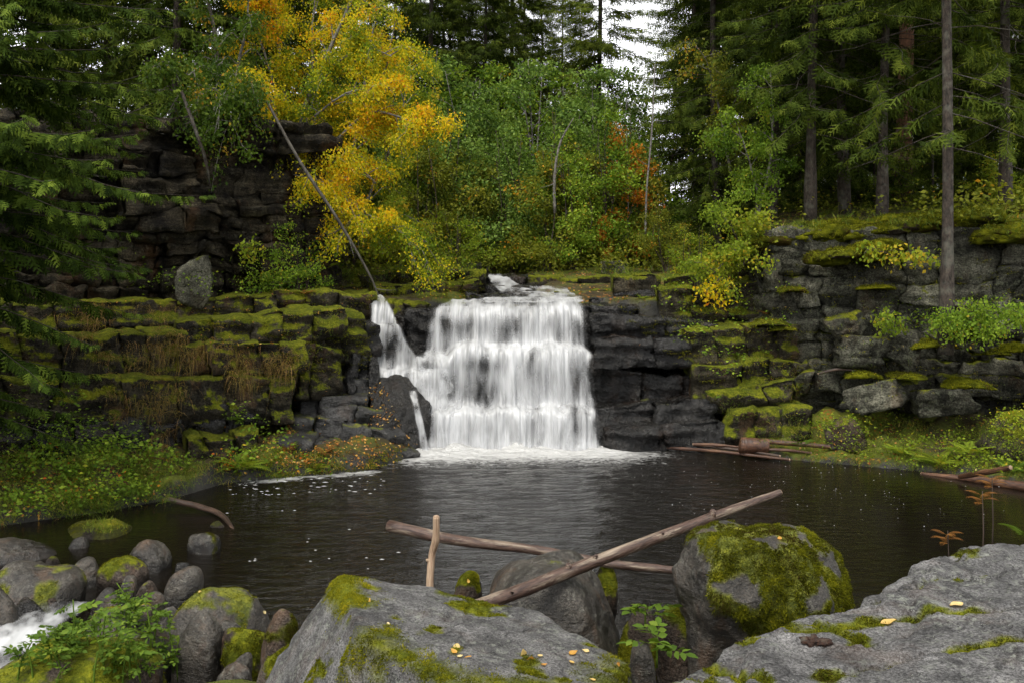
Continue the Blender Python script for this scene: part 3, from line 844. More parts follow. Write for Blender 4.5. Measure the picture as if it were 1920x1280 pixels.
# ------------------------------------------------------------------ stone blocks for cliffs and ledges
rsB = np.random.RandomState(21)
BLOCKS = {}
def block_set(key, mat, n, p, rough, bed, extra, jit):
    out = []
    for k in range(n):
        N, D = rand_planes(rsB, extra, True, jit)
        V, T = radial_rock(N, D, (1, 1, 1), 4, p, rough, 2.4, rsB.randint(500), bed)
        out.append(mk_mesh('stone', V, None, T, mat, False))
    BLOCKS[key] = out
block_set('cliff', M['rock_cliff'], 14, 40, 0.10, 0.06, 7, 0.2)
block_set('ledge', M['rock_ledge'], 12, 40, 0.06, 0.035, 7, 0.12)
block_set('grey', M['rock_grey'], 14, 45, 0.06, 0.03, 9, 0.2)
block_set('wet', M['rock_wet'], 10, 28, 0.09, 0.05, 8, 0.2)

def put_block(parent, key, center, size, rotz, rs, tilt=0.05):
    me = BLOCKS[key][rs.randint(len(BLOCKS[key]))]
    flip = math.pi if rs.rand() < 0.5 else 0.0
    return link('stone', me, parent, center, (rs.normal() * tilt, rs.normal() * tilt, rotz + flip + rs.normal() * tilt * 1.3), size)

STONE_MAT = {'cliff': M['rock_cliff'], 'ledge': M['rock_ledge'], 'grey': M['rock_grey'], 'wet': M['rock_wet']}
STONE = {'cliff': (0.080, 0.014, 0.040, 2.4), 'ledge': (0.070, 0.019, 0.034, 2.2), 'grey': (0.065, 0.013, 0.026, 2.2), 'wet': (0.070, 0.026, 0.045, 1.8)}   # rough, bevel, bedding, frequency

def terrace_fn(f, sharp=0.12):
    k = np.floor(f); r = f - k
    return k + smooth(0.5 - sharp, 0.5 + sharp, r)

def fitted_block(parent, key, fr, lo, hi, sl, sh, zb, zt, off, tx, tz, depth, rs, gap=0.006, warp=None):
    """one stone of a course: front and top faces, tight joints with its neighbours, chipped edges"""
    rough, bev, bed, fq = STONE[key]
    wd = hi - lo
    sm = (lo + hi) / 2
    h = float(zt(np.array([sm]))[0] - zb(np.array([sm]))[0])
    if wd < 0.05 or h < 0.03: return
    nu = int(np.clip(wd / 0.045, 5, 30)); nf = int(np.clip(h / 0.045, 4, 22)); nt = int(np.clip(depth / 0.08, 4, 12))
    u = np.linspace(0, 1, nu); v = np.linspace(0, 1, nf); w = np.linspace(0, 1, nt)[1:] ** 1.3
    U = np.repeat(u[:, None], nf + nt - 1, 1)
    Vf = np.concatenate([v, np.ones(nt - 1)])[None] + 0 * U
    Wt = np.concatenate([np.zeros(nf), w])[None] + 0 * U
    S0 = lo + (hi - lo) * U
    zc = zb(S0.ravel()).reshape(U.shape) + (zt(S0.ravel()) - zb(S0.ravel())).reshape(U.shape) * Vf
    zm = zc.mean()
    L_ = lo + gap + sl * (zc - zm); H_ = hi - gap + sh * (zc - zm)
    S = L_ + (H_ - L_) * U
    if warp is not None:
        dS, dZ = warp(S, zc)
        S, zc = S + dS, zc + dZ
    O = off + tx * (U - 0.5) * wd + tz * (Vf - 0.5) * h - depth * Wt
    Z = zc.copy()
    q = np.stack([S, O * 1.0, Z], -1).reshape(-1, 3) + np.array([rs.uniform(0, 50), 0, 0])
    nz = fbm(q * fq, 4).reshape(U.shape); nz2 = fbm(q * fq * 3.3 + 11, 4).reshape(U.shape)
    cb = bev * (1.0 + 0.9 * fbm(q * 5 + 3, 3).reshape(U.shape)).clip(0.25, 2.5)
    du = np.minimum(U, 1 - U) * wd
    edge = smooth(1, 0, du / (cb * 1.6))
    top = smooth(1, 0, np.where(Wt > 0, Wt * depth, (1 - Vf) * h) / (cb * 1.6))
    bot = smooth(1, 0, Vf * h / (cb * 1.3)) * (Wt == 0)
    front = Wt == 0
    bd = bed * terrace_fn(fbm(np.stack([S * 0.7, S * 0 + rs.uniform(0, 9), Z * 7], -1).reshape(-1, 3), 3).reshape(U.shape) * 3, 0.15)
    O = O + np.where(front, rough * nz + rough * 0.45 * nz2 + bd - cb * edge - 0.5 * cb * top - cb * bot, 0.3 * rough * nz)
    Z = Z + np.where(front, 0.2 * rough * nz2, 0.6 * rough * nz + 0.35 * rough * nz2 - 0.7 * cb * edge) - 0.45 * cb * top
    # close the sides and the underside
    def pad(A, da, axis, end, cond=None):
        e = np.take(A, [-1 if end else 0], axis) + da
        return np.concatenate([A, e] if end else [e, A], axis)
    back = 0.28
    fo = front[:1].astype(float)
    O = pad(O, -back * fo, 0, 0); O = pad(O, -back * fo, 0, 1)
    Z = pad(Z, -back * (1 - fo), 0, 0); Z = pad(Z, -back * (1 - fo), 0, 1); S = pad(S, 0, 0, 0); S = pad(S, 0, 0, 1)
    O = pad(O, -back, 1, 0); Z = pad(Z, 0, 1, 0); S = pad(S, 0, 1, 0)
    x, y, nx, ny = fr(S.ravel())
    V = np.stack([x + nx * O.ravel(), y + ny * O.ravel(), Z.ravel()], 1)
    c = V.mean(0)
    link('stone', mk_mesh('stone', V - c, grid_faces(*S.shape)[:, ::-1], None, STONE_MAT[key], False), parent, c)

def polyline_frame(line):
    line = np.asarray(line, float)
    seg = np.linalg.norm(np.diff(line, axis=0), axis=1)
    cum = np.concatenate([[0], np.cumsum(seg)])
    tan = np.diff(line, axis=0) / seg[:, None]
    mid = (cum[1:] + cum[:-1]) / 2
    def fr(s):
        tx = np.interp(s, mid, tan[:, 0]); ty = np.interp(s, mid, tan[:, 1]); n = np.hypot(tx, ty)
        tx, ty = tx / n, ty / n
        ex = np.where(s < 0, s, np.where(s > cum[-1], s - cum[-1], 0))
        return np.interp(s, cum, line[:, 0]) + tx * ex, np.interp(s, cum, line[:, 1]) + ty * ex, ty, -tx
    return fr, cum[-1]

def wall(parent, key, line, z0, z1, bw, bh, depth, seed, prof=None, jit=0.06, wa=0.10, tilt=0.10, aspect=1.4):
    """fractured rock face: irregular stones that fill the face without courses"""
    rs = np.random.RandomState(seed)
    fr, total = polyline_frame(line)
    def warp(S, Z):
        q = np.stack([S * 1.3, Z * 1.6, S * 0 + seed], -1).reshape(-1, 3)
        return (wa * fbm(q, 3) + 0.35 * wa * fbm(q * 4 + 7, 2)).reshape(S.shape), (wa * 0.9 * fbm(q + 31, 3) + 0.3 * wa * fbm(q * 4 + 17, 2)).reshape(S.shape)
    def split(s0, s1, a, b):
        w, h = s1 - s0, b - a
        tw, th = rs.uniform(*bw), rs.uniform(*bh)
        if w <= tw * 1.25 and h <= th * 1.25:
            sc, vc = np.clip((s0 + s1) / 2 / total, 0, 1), ((a + b) / 2 - z0) / (z1 - z0)
            off = rs.normal() * jit + (prof(sc, vc) if prof else 0)
            fitted_block(parent, key, fr, s0, s1, rs.normal() * 0.0, 0.0, lambda s: np.full_like(s, a), lambda s: np.full_like(s, b), off, rs.normal() * tilt, rs.normal() * tilt, depth, rs, 0.004, warp)
            return
        f = rs.uniform(0.33, 0.67)
        if w / tw > h / th: split(s0, s0 + w * f, a, b); split(s0 + w * f, s1, a, b)
        else: split(s0, s1, a, a + h * f); split(s0, s1, a + h * f, b)
    n = max(1, int(round(total / ((z1 - z0) * aspect))))
    cuts = np.linspace(-0.1, total + 0.1, n + 1)
    for k in range(n): split(cuts[k], cuts[k + 1], z0, z1)

def XY(px, Y): return ((px - 960) / F * Y, Y)

def ledge(parent, key, px0, px1, y0, y1, Y0, Y1, depth, n, seed, thick=None, jit=0.05):
    """a course of fitted stones whose top front edge runs from (px0,y0) to (px1,y1)"""
    rs = np.random.RandomState(seed)
    a, b = P(px0, y0, Y0), P(px1, y1, Y1)
    fr, total = polyline_frame([a[:2], ((a + b) / 2)[:2] + rs.normal(size=2) * 0.03, b[:2]])
    cuts = np.cumsum(np.concatenate([[0], rs.uniform(0.55, 1.45, n)])); cuts *= total / cuts[-1]
    def lw(S, Z):
        q = np.stack([S * 1.7, Z * 2.0, S * 0 + seed], -1).reshape(-1, 3)
        return (0.07 * fbm(q, 3)).reshape(S.shape), (0.05 * fbm(q + 31, 3)).reshape(S.shape)
    ps = rs.normal() * 0.1
    for k in range(n):
        ns = rs.normal() * 0.12
        dz = rs.normal() * 0.02
        zt = lambda s, dz=dz: a[2] + (b[2] - a[2]) * s / total + dz + 0.02 * fbm(np.stack([s * 1.3, np.full_like(s, seed * 0.7), s * 0], -1), 2)
        zb = lambda s, zt=zt: zt(s) - thick
        fitted_block(parent, key, fr, cuts[k], cuts[k + 1], ps, ns, zb, zt, rs.normal() * jit, rs.normal() * 0.10, rs.normal() * 0.08, depth * rs.uniform(0.9, 1.1), rs, 0.004, lw)
        ps = ns

# --- layered cliff above the terrace
lcl = link('layered_cliff', None, label='dark layered cliff with overhanging strata behind the mossy ledges', kind='structure')
LINE_L = [XY(-260, 12.4), XY(-60, 13.1), XY(110, 13.7), XY(330, 14.6), XY(520, 15.3), XY(612, 15.75)]
def prof_l(s, v):
    o = 0.16 * math.sin(v * 9 + s * 5) + 0.22 * (v - 0.45)
    if 0.33 < s < 0.47 and 0.32 < v < 0.62: o -= 0.45
    if v > 0.82: o += 0.05
    if v < 0.12: o -= 0.05
    return o
wall(lcl, 'cliff', LINE_L, 1.95, 4.75, (0.25, 1.0), (0.14, 0.50), 0.45, 31, prof_l, 0.075, 0.14, 0.20)
wall(lcl, 'cliff', [XY(612, 15.75), XY(622, 16.6), XY(618, 17.8), XY(610, 19.5)], 1.95, 4.6, (0.25, 0.7), (0.14, 0.4), 0.45, 32, lambda s, v: 0.2 * (v - 0.3), 0.08, 0.12, 0.2)

# --- mossy ledges stepping down to the pool
lle = link('mossy_ledges', None, label='mossy stepped rock ledges between the layered cliff and the pool', kind='structure')
ledge(lle, 'ledge', -160, 330, 575, 566, 12.2, 13.9, 1.0, 5, 41, 0.36)
ledge(lle, 'ledge', 325, 520, 568, 552, 13.9, 14.35, 1.1, 3, 42, 0.34)
ledge(lle, 'ledge', 515, 705, 545, 548, 14.5, 15.0, 1.2, 3, 43, 0.42)
ledge(lle, 'ledge', 600, 915, 512, 505, 16.8, 17.0, 1.6, 6, 431, 0.34)
ledge(lle, 'ledge', 700, 905, 535, 528, 16.0, 16.4, 1.0, 6, 432, 0.30)
ledge(lle, 'ledge', 700, 800, 560, 566, 15.4, 15.3, 0.8, 3, 433, 0.45)
ledge(lle, 'ledge', 335, 650, 604, 578, 13.1, 13.85, 0.9, 5, 44, 0.42)
ledge(lle, 'ledge', 560, 690, 582, 586, 13.8, 14.2, 0.8, 3, 45, 0.75)
ledge(lle, 'ledge', -140, 350, 628, 625, 11.5, 13.0, 1.0, 6, 46, 0.7)
ledge(lle, 'ledge', 335, 575, 650, 640, 12.75, 13.3, 0.9, 5, 47, 0.42)
ledge(lle, 'ledge', -140, 560, 705, 705, 11.3, 13.35, 0.9, 7, 48, 0.65)
ledge(lle, 'wet', -140, 330, 795, 790, 11.0, 12.5, 0.9, 6, 49, 0.75)
ledge(lle, 'wet', 330, 470, 750, 760, 12.6, 12.95, 0.8, 3, 50, 0.7)
ledge(lle, 'ledge', 350, 480, 818, 812, 12.2, 12.55, 0.8, 3, 51, 0.55)
ledge(lle, 'ledge', 555, 640, 640, 660, 13.6, 13.8, 0.6, 2, 52, 0.8)
ledge(lle, 'wet', 640, 712, 600, 600, 14.2, 14.5, 0.6, 2, 53, 0.5)
ledge(lle, 'wet', 655, 712, 660, 665, 14.0, 14.2, 0.5, 3, 54, 0.6)

# --- dark wet steps behind the falling water
wst = link('wet_rock_steps', None, label='black wet rock steps under the waterfall', kind='structure')
ledge(wst, 'wet', 690, 800, 578, 584, 15.3, 15.05, 1.0, 3, 61, 0.9)
ledge(wst, 'wet', 780, 1120, 582, 574, 15.05, 15.05, 1.2, 5, 62, 0.75)
ledge(wst, 'wet', 690, 1130, 662, 660, 14.78, 14.62, 1.2, 6, 63, 0.95)
ledge(wst, 'wet', 760, 1135, 780, 778, 14.3, 14.2, 1.2, 5, 64, 0.7)
ledge(wst, 'wet', 700, 900, 720, 716, 14.55, 14.45, 0.9, 3, 65, 0.9)
ledge(wst, 'wet', 905, 985, 520, 520, 18.1, 18.0, 1.4, 2, 661, 0.3)
ledge(wst, 'wet', 905, 1000, 538, 537, 17.2, 17.1, 1.1, 2, 662, 0.3)
ledge(wst, 'wet', 880, 1100, 560, 558, 16.0, 15.9, 1.2, 4, 663, 0.3)
ledge(wst, 'wet', 925, 1000, 549, 547, 16.9, 16.6, 0.35, 2, 66, 0.22)
ledge(wst, 'wet', 870, 960, 548, 553, 16.1, 16.0, 0.5, 3, 67, 0.2)

# --- ledges on the far bank, beside the waterfall
rle = link('dark_side_ledges', None, label='dark wet ledges stepping up beside the waterfall to the grey cliff', kind='structure')
ledge(rle, 'wet', 1100, 1200, 570, 576, 14.8, 14.6, 1.0, 1, 71, 0.22)
ledge(rle, 'wet', 1112, 1345, 588, 606, 14.5, 14.6, 1.0, 2, 711, 0.50)
ledge(rle, 'ledge', 1150, 1243, 520, 519, 15.9, 15.9, 0.9, 1, 72, 0.50)
ledge(rle, 'ledge', 1235, 1430, 548, 528, 15.4, 15.2, 1.0, 3, 73, 0.6)
ledge(rle, 'ledge', 1250, 1440, 522, 492, 15.8, 15.5, 0.9, 3, 731, 0.6)
ledge(rle, 'wet', 1114, 1300, 640, 630, 14.35, 14.3, 1.0, 2, 74, 0.42)
ledge(rle, 'ledge', 1280, 1500, 622, 605, 14.25, 14.45, 1.0, 4, 75, 0.55)
ledge(rle, 'wet', 1118, 1340, 694, 702, 14.5, 14.45, 1.0, 3, 76, 0.55)
ledge(rle, 'ledge', 1300, 1500, 682, 672, 14.1, 14.25, 0.8, 3, 761, 0.6)
ledge(rle, 'ledge', 1330, 1490, 735, 712, 13.9, 13.95, 0.8, 2, 77, 0.35)
ledge(rle, 'ledge', 1370, 1520, 775, 762, 13.7, 13.75, 0.7, 3, 78, 0.6)
ledge(rle, 'ledge', 990, 1150, 522, 520, 17.8, 17.6, 1.2, 3, 79, 0.2)
ledge(rle, 'ledge', 1040, 1160, 545, 540, 16.4, 16.2, 1.0, 2, 791, 0.25)
ledge(rle, 'wet', 1105, 1230, 556, 552, 15.6, 15.4, 0.9, 2, 792, 0.3)
# the big smooth rock at the waterline: three sloping slabs
ledge(rle, 'wet', 1122, 1345, 770, 742, 13.95, 14.0, 1.1, 2, 793, 0.45)
ledge(rle, 'wet', 1128, 1350, 806, 788, 13.75, 13.85, 0.9, 2, 794, 0.5)

# --- grey cliff on the far bank
rcl = link('grey_cliff', None, label='grey lichened cliff of big blocks topped with moss under the spruces', kind='structure')
LINE_R = [XY(1405, 15.4), XY(1450, 14.75), XY(1600, 14.35), XY(1760, 14.0), XY(1920, 13.7), XY(2150, 13.3)]
wall(rcl, 'grey', LINE_R, 1.7, 3.12, (0.34, 0.85), (0.34, 0.80), 0.5, 81, lambda s, v: 0.05 * (v - 0.5), 0.05, 0.13, 0.18)
wall(rcl, 'grey', [XY(1480, 14.5), XY(1700, 14.05), XY(1920, 13.6), XY(2150, 13.2)], 0.72, 1.78, (0.3, 0.8), (0.22, 0.55), 0.5, 82, lambda s, v: 0.02 + 0.10 * math.sin(v * 7), 0.09, 0.12, 0.22)
wall(rcl, 'grey', [XY(1490, 14.5), XY(1700, 14.2), XY(1920, 13.9), XY(2150, 13.5)], 0.0, 0.82, (0.4, 0.9), (0.3, 0.5), 0.5, 83, lambda s, v: -0.12, 0.10, 0.12, 0.15)
for (px, py, Y, w, h, k) in ((1610, 662, 13.85, .62, .42, 3), (1690, 645, 13.7, .5, .45, 4), (1640, 742, 13.5, .8, .36, 6), (1760, 752, 13.3, .7, .36, 8), (1585, 612, 13.95, .45, .34, 10), (1800, 625, 13.25, .6, .34, 11)):
    rs = np.random.RandomState(90 + k)
    put_block(rcl, 'grey', P(px, py, Y), (w, 0.6, h), -0.12, rs, 0.12)

# --- free boulders
def boulder(name, label, mat, px0, px1, y0, y1, Y, seed, deep=0.3, sub=5, round_=True, depth=1.0, rough=0.035, tilt=0.0, group=None, p=9, rz=0.0):
    """boulder that fills the box px0..px1, y0..y1 at distance Y and reaches 'deep' metres further down"""
    rs = np.random.RandomState(seed)
    N, D = rand_planes(rs, 16, False)
    for ax in range(3):
        for s in (-1, 1):
            v = np.zeros(3); v[ax] = s
            N = np.concatenate([N, [v]]); D = np.concatenate([D, [1.0]])
    w = (px1 - px0) / F * Y; h = (y1 - y0) / F * Y + deep
    dims = np.array([w / 2, w / 2 * depth, h / 2])
    V, T = radial_rock(N, D, dims, sub, p, rough * w, 2.2 / w, seed, 0.0, 0.0)
    V = V * dims / np.abs(V).max(0)
    c = P((px0 + px1) / 2, y0, Y)
    c[2] -= h / 2
    if tilt: 
        ca, sa = math.cos(tilt), math.sin(tilt)
        V = np.stack([V[:, 0] * ca - V[:, 2] * sa, V[:, 1], V[:, 0] * sa + V[:, 2] * ca], 1)
    me = mk_mesh(name, V, None, T, mat, True)
    o = link(name, me, None, c, None, None, label, 'boulder' if 'boulder' in name else 'rock', group)
    return o, V + c, T

def moss_on(o, V, T, c, n, seed, mask, length=0.02, width=0.006, name='moss', paint=True):
    """tufts on the surface; the surface under them is moss too"""
    rs = np.random.RandomState(seed)
    me = o.data
    if paint:
        nv = np.zeros((len(V), 3)); tn, ta = tri_normals(V, T)
        for k in range(3): np.add.at(nv, T[:, k], tn)
        vm = np.clip(mask(V, norm(nv)), 0, 1).astype(np.float32)
        at = me.attributes.get('moss') or me.attributes.new('moss', 'FLOAT', 'POINT')
        at.data.foreach_set('value', vm)
    p, nn = sample_tris(V, T, n, rs, mask)
    mb = MB()
    d = norm(nn + rs.normal(size=p.shape) * 0.6)
    lump = np.clip(fbm(p * 14, 3) + 0.45, 0.1, 1.2)
    ln = length * rs.uniform(0.5, 1.3, len(p)) * (0.45 + lump)
    tt = np.clip(0.30 + 0.32 * fbm(p * 3, 3) + 0.28 * (lump - 0.4) + rs.normal(size=len(p)) * 0.14, 0, 1)
    tt = np.clip(tt + 0.25 * np.clip(fbm(p * 9 + 4, 2), -1, 0.3), 0, 1)
    blades(mb, p - nn * 0.003 - np.asarray(c), d, ln, width * rs.uniform(0.7, 1.4, len(p)), 0.2, rs, 1, tt)
    return link(name, mb.mesh(name, M['moss']), o, kind='stuff')

def noise_mask(th, upw=0.5, fr=2.5, off=0.0, soft=0.08):
    return lambda p, n: smooth(th - soft, th + soft, fbm(p * fr + off, 4) + upw * n[:, 2])

# right-hand near slab: a broad bare sheet of rock with moss in its joints
SLAB_EDGE_PX = [(1120, 1330), (1175, 1275), (1250, 1222), (1330, 1200), (1378, 1160), (1480, 1120), (1590, 1098), (1660, 1062), (1720, 1035), (1800, 1010), (1880, 996), (1990, 985)]
def slab_plane_z(x, y): return 1.60 - 0.02 * (x - 1.2) + 0.015 * (y - 3.4)
def slab_pt(px, py):
    z = 1.6
    for _ in range(6):
        q = W(px, py, z); z = slab_plane_z(q[0], q[1])
    return np.array([q[0], q[1], z])
edge = np.array([slab_pt(*k)[:2] for k in SLAB_EDGE_PX])
slab_poly = [tuple(k) for k in edge] + [(4.2, 4.6), (5.2, 3.5), (5.0, 1.2), (0.6, 0.9), (0.12, 1.9)]
sx, sy = np.arange(-0.4, 5.6, 0.016), np.arange(0.7, 5.2, 0.016)
SX, SY = np.meshgrid(sx, sy, indexing='ij')
sq = np.stack([SX, SY, np.zeros_like(SX)], -1).reshape(-1, 3)
sdS = sdf_poly(SX, SY, slab_poly) + 0.035 * fbm(sq * 5, 3).reshape(SX.shape)
CRACKS = [[(1330, 1200), (1380, 1235), (1420, 1270), (1450, 1300)], [(1480, 1130), (1530, 1145), (1575, 1165), (1640, 1200)], [(1395, 1160), (1450, 1158), (1530, 1160), (1570, 1155), (1660, 1140)],
          [(1660, 1140), (1760, 1138), (1850, 1145), (1960, 1140)], [(1590, 1100), (1650, 1095), (1720, 1090), (1760, 1070), (1850, 1075)], [(1540, 1270), (1600, 1245), (1670, 1240), (1760, 1220), (1930, 1200)],
          [(1270, 1240), (1330, 1262), (1370, 1290)]]
def terraced(f, sharp=0.12):
    k = np.floor(f); r = f - k
    return k + smooth(0.5 - sharp, 0.5 + sharp, r)
f1 = fbm(sq * np.array([1.0, 1.3, 1]) + 2.2, 5).reshape(SX.shape); f2 = fbm(sq * 3.0 + 7, 5).reshape(SX.shape)
SZ = slab_plane_z(SX, SY) + 0.022 * fbm(sq * 0.8, 3).reshape(SX.shape) + 0.010 * terraced(f1 * 3.0, 0.06) + 0.005 * terraced(f2 * 3.0, 0.07) + 0.004 * fbm(sq * 12, 5).reshape(SX.shape)
crk = []
for ln in CRACKS:
    pts = np.array([slab_pt(*k) for k in ln])
    cv = curve(pts, 14)
    cv[:, :2] += 0.02 * np.stack([fbm(cv * 9, 2), fbm(cv * 9 + 5, 2)], 1)
    crk.append(cv)
    d = np.min([seg_dist(SX, SY, a, b) for a, b in zip(cv, cv[1:])], 0)
    d = d + 0.008 * fbm(sq * 14, 2).reshape(SX.shape)
    SZ -= 0.03 * np.exp(-(d / 0.013) ** 2)
# thin layers breaking off towards the edge, then the side
SZ -= 0.03 * smooth(0.33, 0.3, sdS + 0.12 * fbm(sq * 2.2 + 3, 3).reshape(SX.shape)) + 0.035 * smooth(0.12, 0.10, sdS + 0.05 * fbm(sq * 4 + 3, 3).reshape(SX.shape))
SZ -= 1.5 * smooth(0.015, -0.22, sdS) ** 0.8 
keep = (sdS > -0.34).ravel()
SV = np.stack([SX, SY, SZ], -1).reshape(-1, 3)
SQ = grid_faces(len(sx), len(sy))
SQ = SQ[keep[SQ].all(1)]
idx = np.cumsum(keep) - 1
SV, SQ = SV[keep], idx[SQ]
slab = link('rock_slab', mk_mesh('rock_slab', SV, SQ, None, M['rock_near'], True), label='broad flat grey rock slab with bright moss in its cracks', cat='rock')
ST = quads_to_tris(SQ)
crk_all = np.concatenate(crk)
def crack_mask(p, n):
    d = np.full(len(p), 9.0)
    for cv in crk:
        for a, b in zip(cv, cv[1:]): d = np.minimum(d, seg_dist(p[:, 0], p[:, 1], a, b))
    w_ = 0.030 + 0.022 * fbm(p * 2.3 + 8, 3)
    return smooth(0.008, -0.008, d - np.clip(w_, 0.004, 0.06) * smooth(-0.12, 0.2, fbm(p * 1.9 + 2, 3))) + smooth(0.60, 0.68, fbm(p * 3.1 + 40, 3) + 0.25 * fbm(p * 11, 3)) * 0.9
msel = (SV[ST].mean(1)[:, 1] > 2.3) & (SV[ST].mean(1)[:, 2] > 1.3)
moss_on(slab, SV, ST[msel], (0, 0, 0), 60000, 5, crack_mask, 0.011, 0.005)

# tilted rock in the middle
A_, B_, C_, D_, E_, F_, G_, H_, I_ = P(655, 1062, 5.05), P(880, 1130, 4.95), P(1010, 1152, 4.8), P(1110, 1187, 4.55), P(1184, 1243, 4.2), P(1150, 1300, 3.8), P(860, 1275, 3.75), P(690, 1200, 4.1), P(632, 1066, 4.95)
dn = np.array([0, 0, -1.0])
V, T = plane_rock([(A_, E_, H_), (A_, E_, G_ + [0, 0, .02]), (I_, H_ + [-0.02, 0, 0], P(556, 1290, 4.45)), (H_, G_, G_ + [0.0, -0.12, -0.6]), (G_, F_, F_ + [0, -0.10, -0.6]), (A_, C_, C_ + [0, .25, -0.8]), (C_, E_, E_ + [.15, .1, -0.6]), (E_, F_, F_ + [.12, -.05, -.6]),
                   (I_, P(575, 1110, 4.95), P(560, 1290, 5.0)), (I_ + [0, .05, 0], A_, A_ + [-.1, .2, -.6]), (np.array([0, 4, .1]), np.array([1, 4, .1]), np.array([0, 5, .1]))],
                  (A_ + E_ + G_ + H_) / 4 + np.array([-.05, .15, -.42]), (1.2, 1.0, 0.8), 6, 80, 0.020, 3.6, 3, 0.006)
tiltrock = link('tilted_rock', mk_mesh('tilted_rock', V, None, T, M['rock_near'], True), label='big angular grey rock with yellow moss, log end leaning on it', cat='rock')
def ridge_d(p, pts):
    d = np.full(len(p), 9.0)
    for a, b in zip(pts, pts[1:]):
        e = b - a; t = np.clip(((p - a) @ e) / (e @ e), 0, 1)
        d = np.minimum(d, np.linalg.norm(p - a - t[:, None] * e, axis=1))
    return d
def tilt_mask(p, n):
    f = fbm(p * 4.6 + 11.3, 5)
    r1 = smooth(0.16, 0.02, ridge_d(p, [A_, I_, I_ * .6 + H_ * .4]) + 0.10 * f)
    r2 = smooth(0.20, 0.02, ridge_d(p, [H_, G_, F_ * .5 + G_ * .5]) + 0.16 * f)
    r3 = smooth(0.14, 0.02, ridge_d(p, [E_, F_]) + 0.14 * f)
    pa = smooth(0.46, 0.56, f + 0.5 * fbm(p * 1.7 + 2, 3)) * (n[:, 2] > 0.5)
    return np.clip(r1 + r2 + r3 + pa, 0, 1) * (p[:, 2] > 0.5)
moss_on(tiltrock, V, T, (0, 0, 0), 70000, 6, tilt_mask, 0.012, 0.006)

V, T = hull_rock([P(905, 1108, 6.1), P(900, 1170, 6.0), P(932, 1056, 6.15), P(1040, 1027, 6.1), P(1085, 1022, 6.2), P(1122, 1072, 6.1), P(1150, 1140, 6.05), P(1172, 1230, 6.0), P(1180, 1330, 6.0), P(890, 1330, 6.0),
                  P(960, 1090, 5.7), P(1060, 1080, 5.65), P(1110, 1150, 5.55), P(940, 1250, 5.5), P(1140, 1320, 5.5), P(930, 1090, 6.6), P(1100, 1060, 6.65), P(1150, 1300, 6.7), P(900, 1300, 6.7)], 6, 16, 0.035, 2.2, 7)
logboulder = link('rounded_boulder', mk_mesh('rounded_boulder', V, None, T, M['rock_boulder'], True), label='dark speckled boulder carrying the long slanting log', cat='boulder')

V, T = hull_rock([P(1262, 1062, 5.7), P(1268, 1120, 5.6), P(1288, 992, 5.8), P(1350, 966, 5.85), P(1440, 978, 5.9), P(1520, 988, 5.85), P(1566, 1022, 5.8), P(1594, 1085, 5.75), P(1590, 1150, 5.7), P(1300, 1210, 5.5), P(1580, 1260, 5.6),
                  P(1300, 1330, 5.5), P(1560, 1400, 5.5), P(1330, 1020, 5.45), P(1500, 1030, 5.45), P(1540, 1130, 5.3), P(1340, 1130, 5.3), P(1300, 1080, 6.3), P(1550, 1080, 6.35), P(1340, 1300, 6.3), P(1560, 1300, 6.3)], 6, 34, 0.05, 2.3, 9)
mossboulder = link('mossy_boulder', mk_mesh('mossy_boulder', V, None, T, M['rock_boulder'], True), label='tall boulder thickly covered in green moss beside the grey slab', cat='boulder')
def mb_mask(p, n):
    s = (p[:, 0] - 1.22) * 0.9 + (p[:, 2] - 0.80) * 0.75 + 0.22 * fbm(p * 3 + 3, 4)
    hole = smooth(0.30, 0.2, fbm(p * 4.5 + 21, 4))
    return smooth(0.0, 0.12, s) * hole * (p[:, 2] > 0.05)
moss_on(mossboulder, V, T, (0, 0, 0), 150000, 10, mb_mask, 0.017, 0.008)

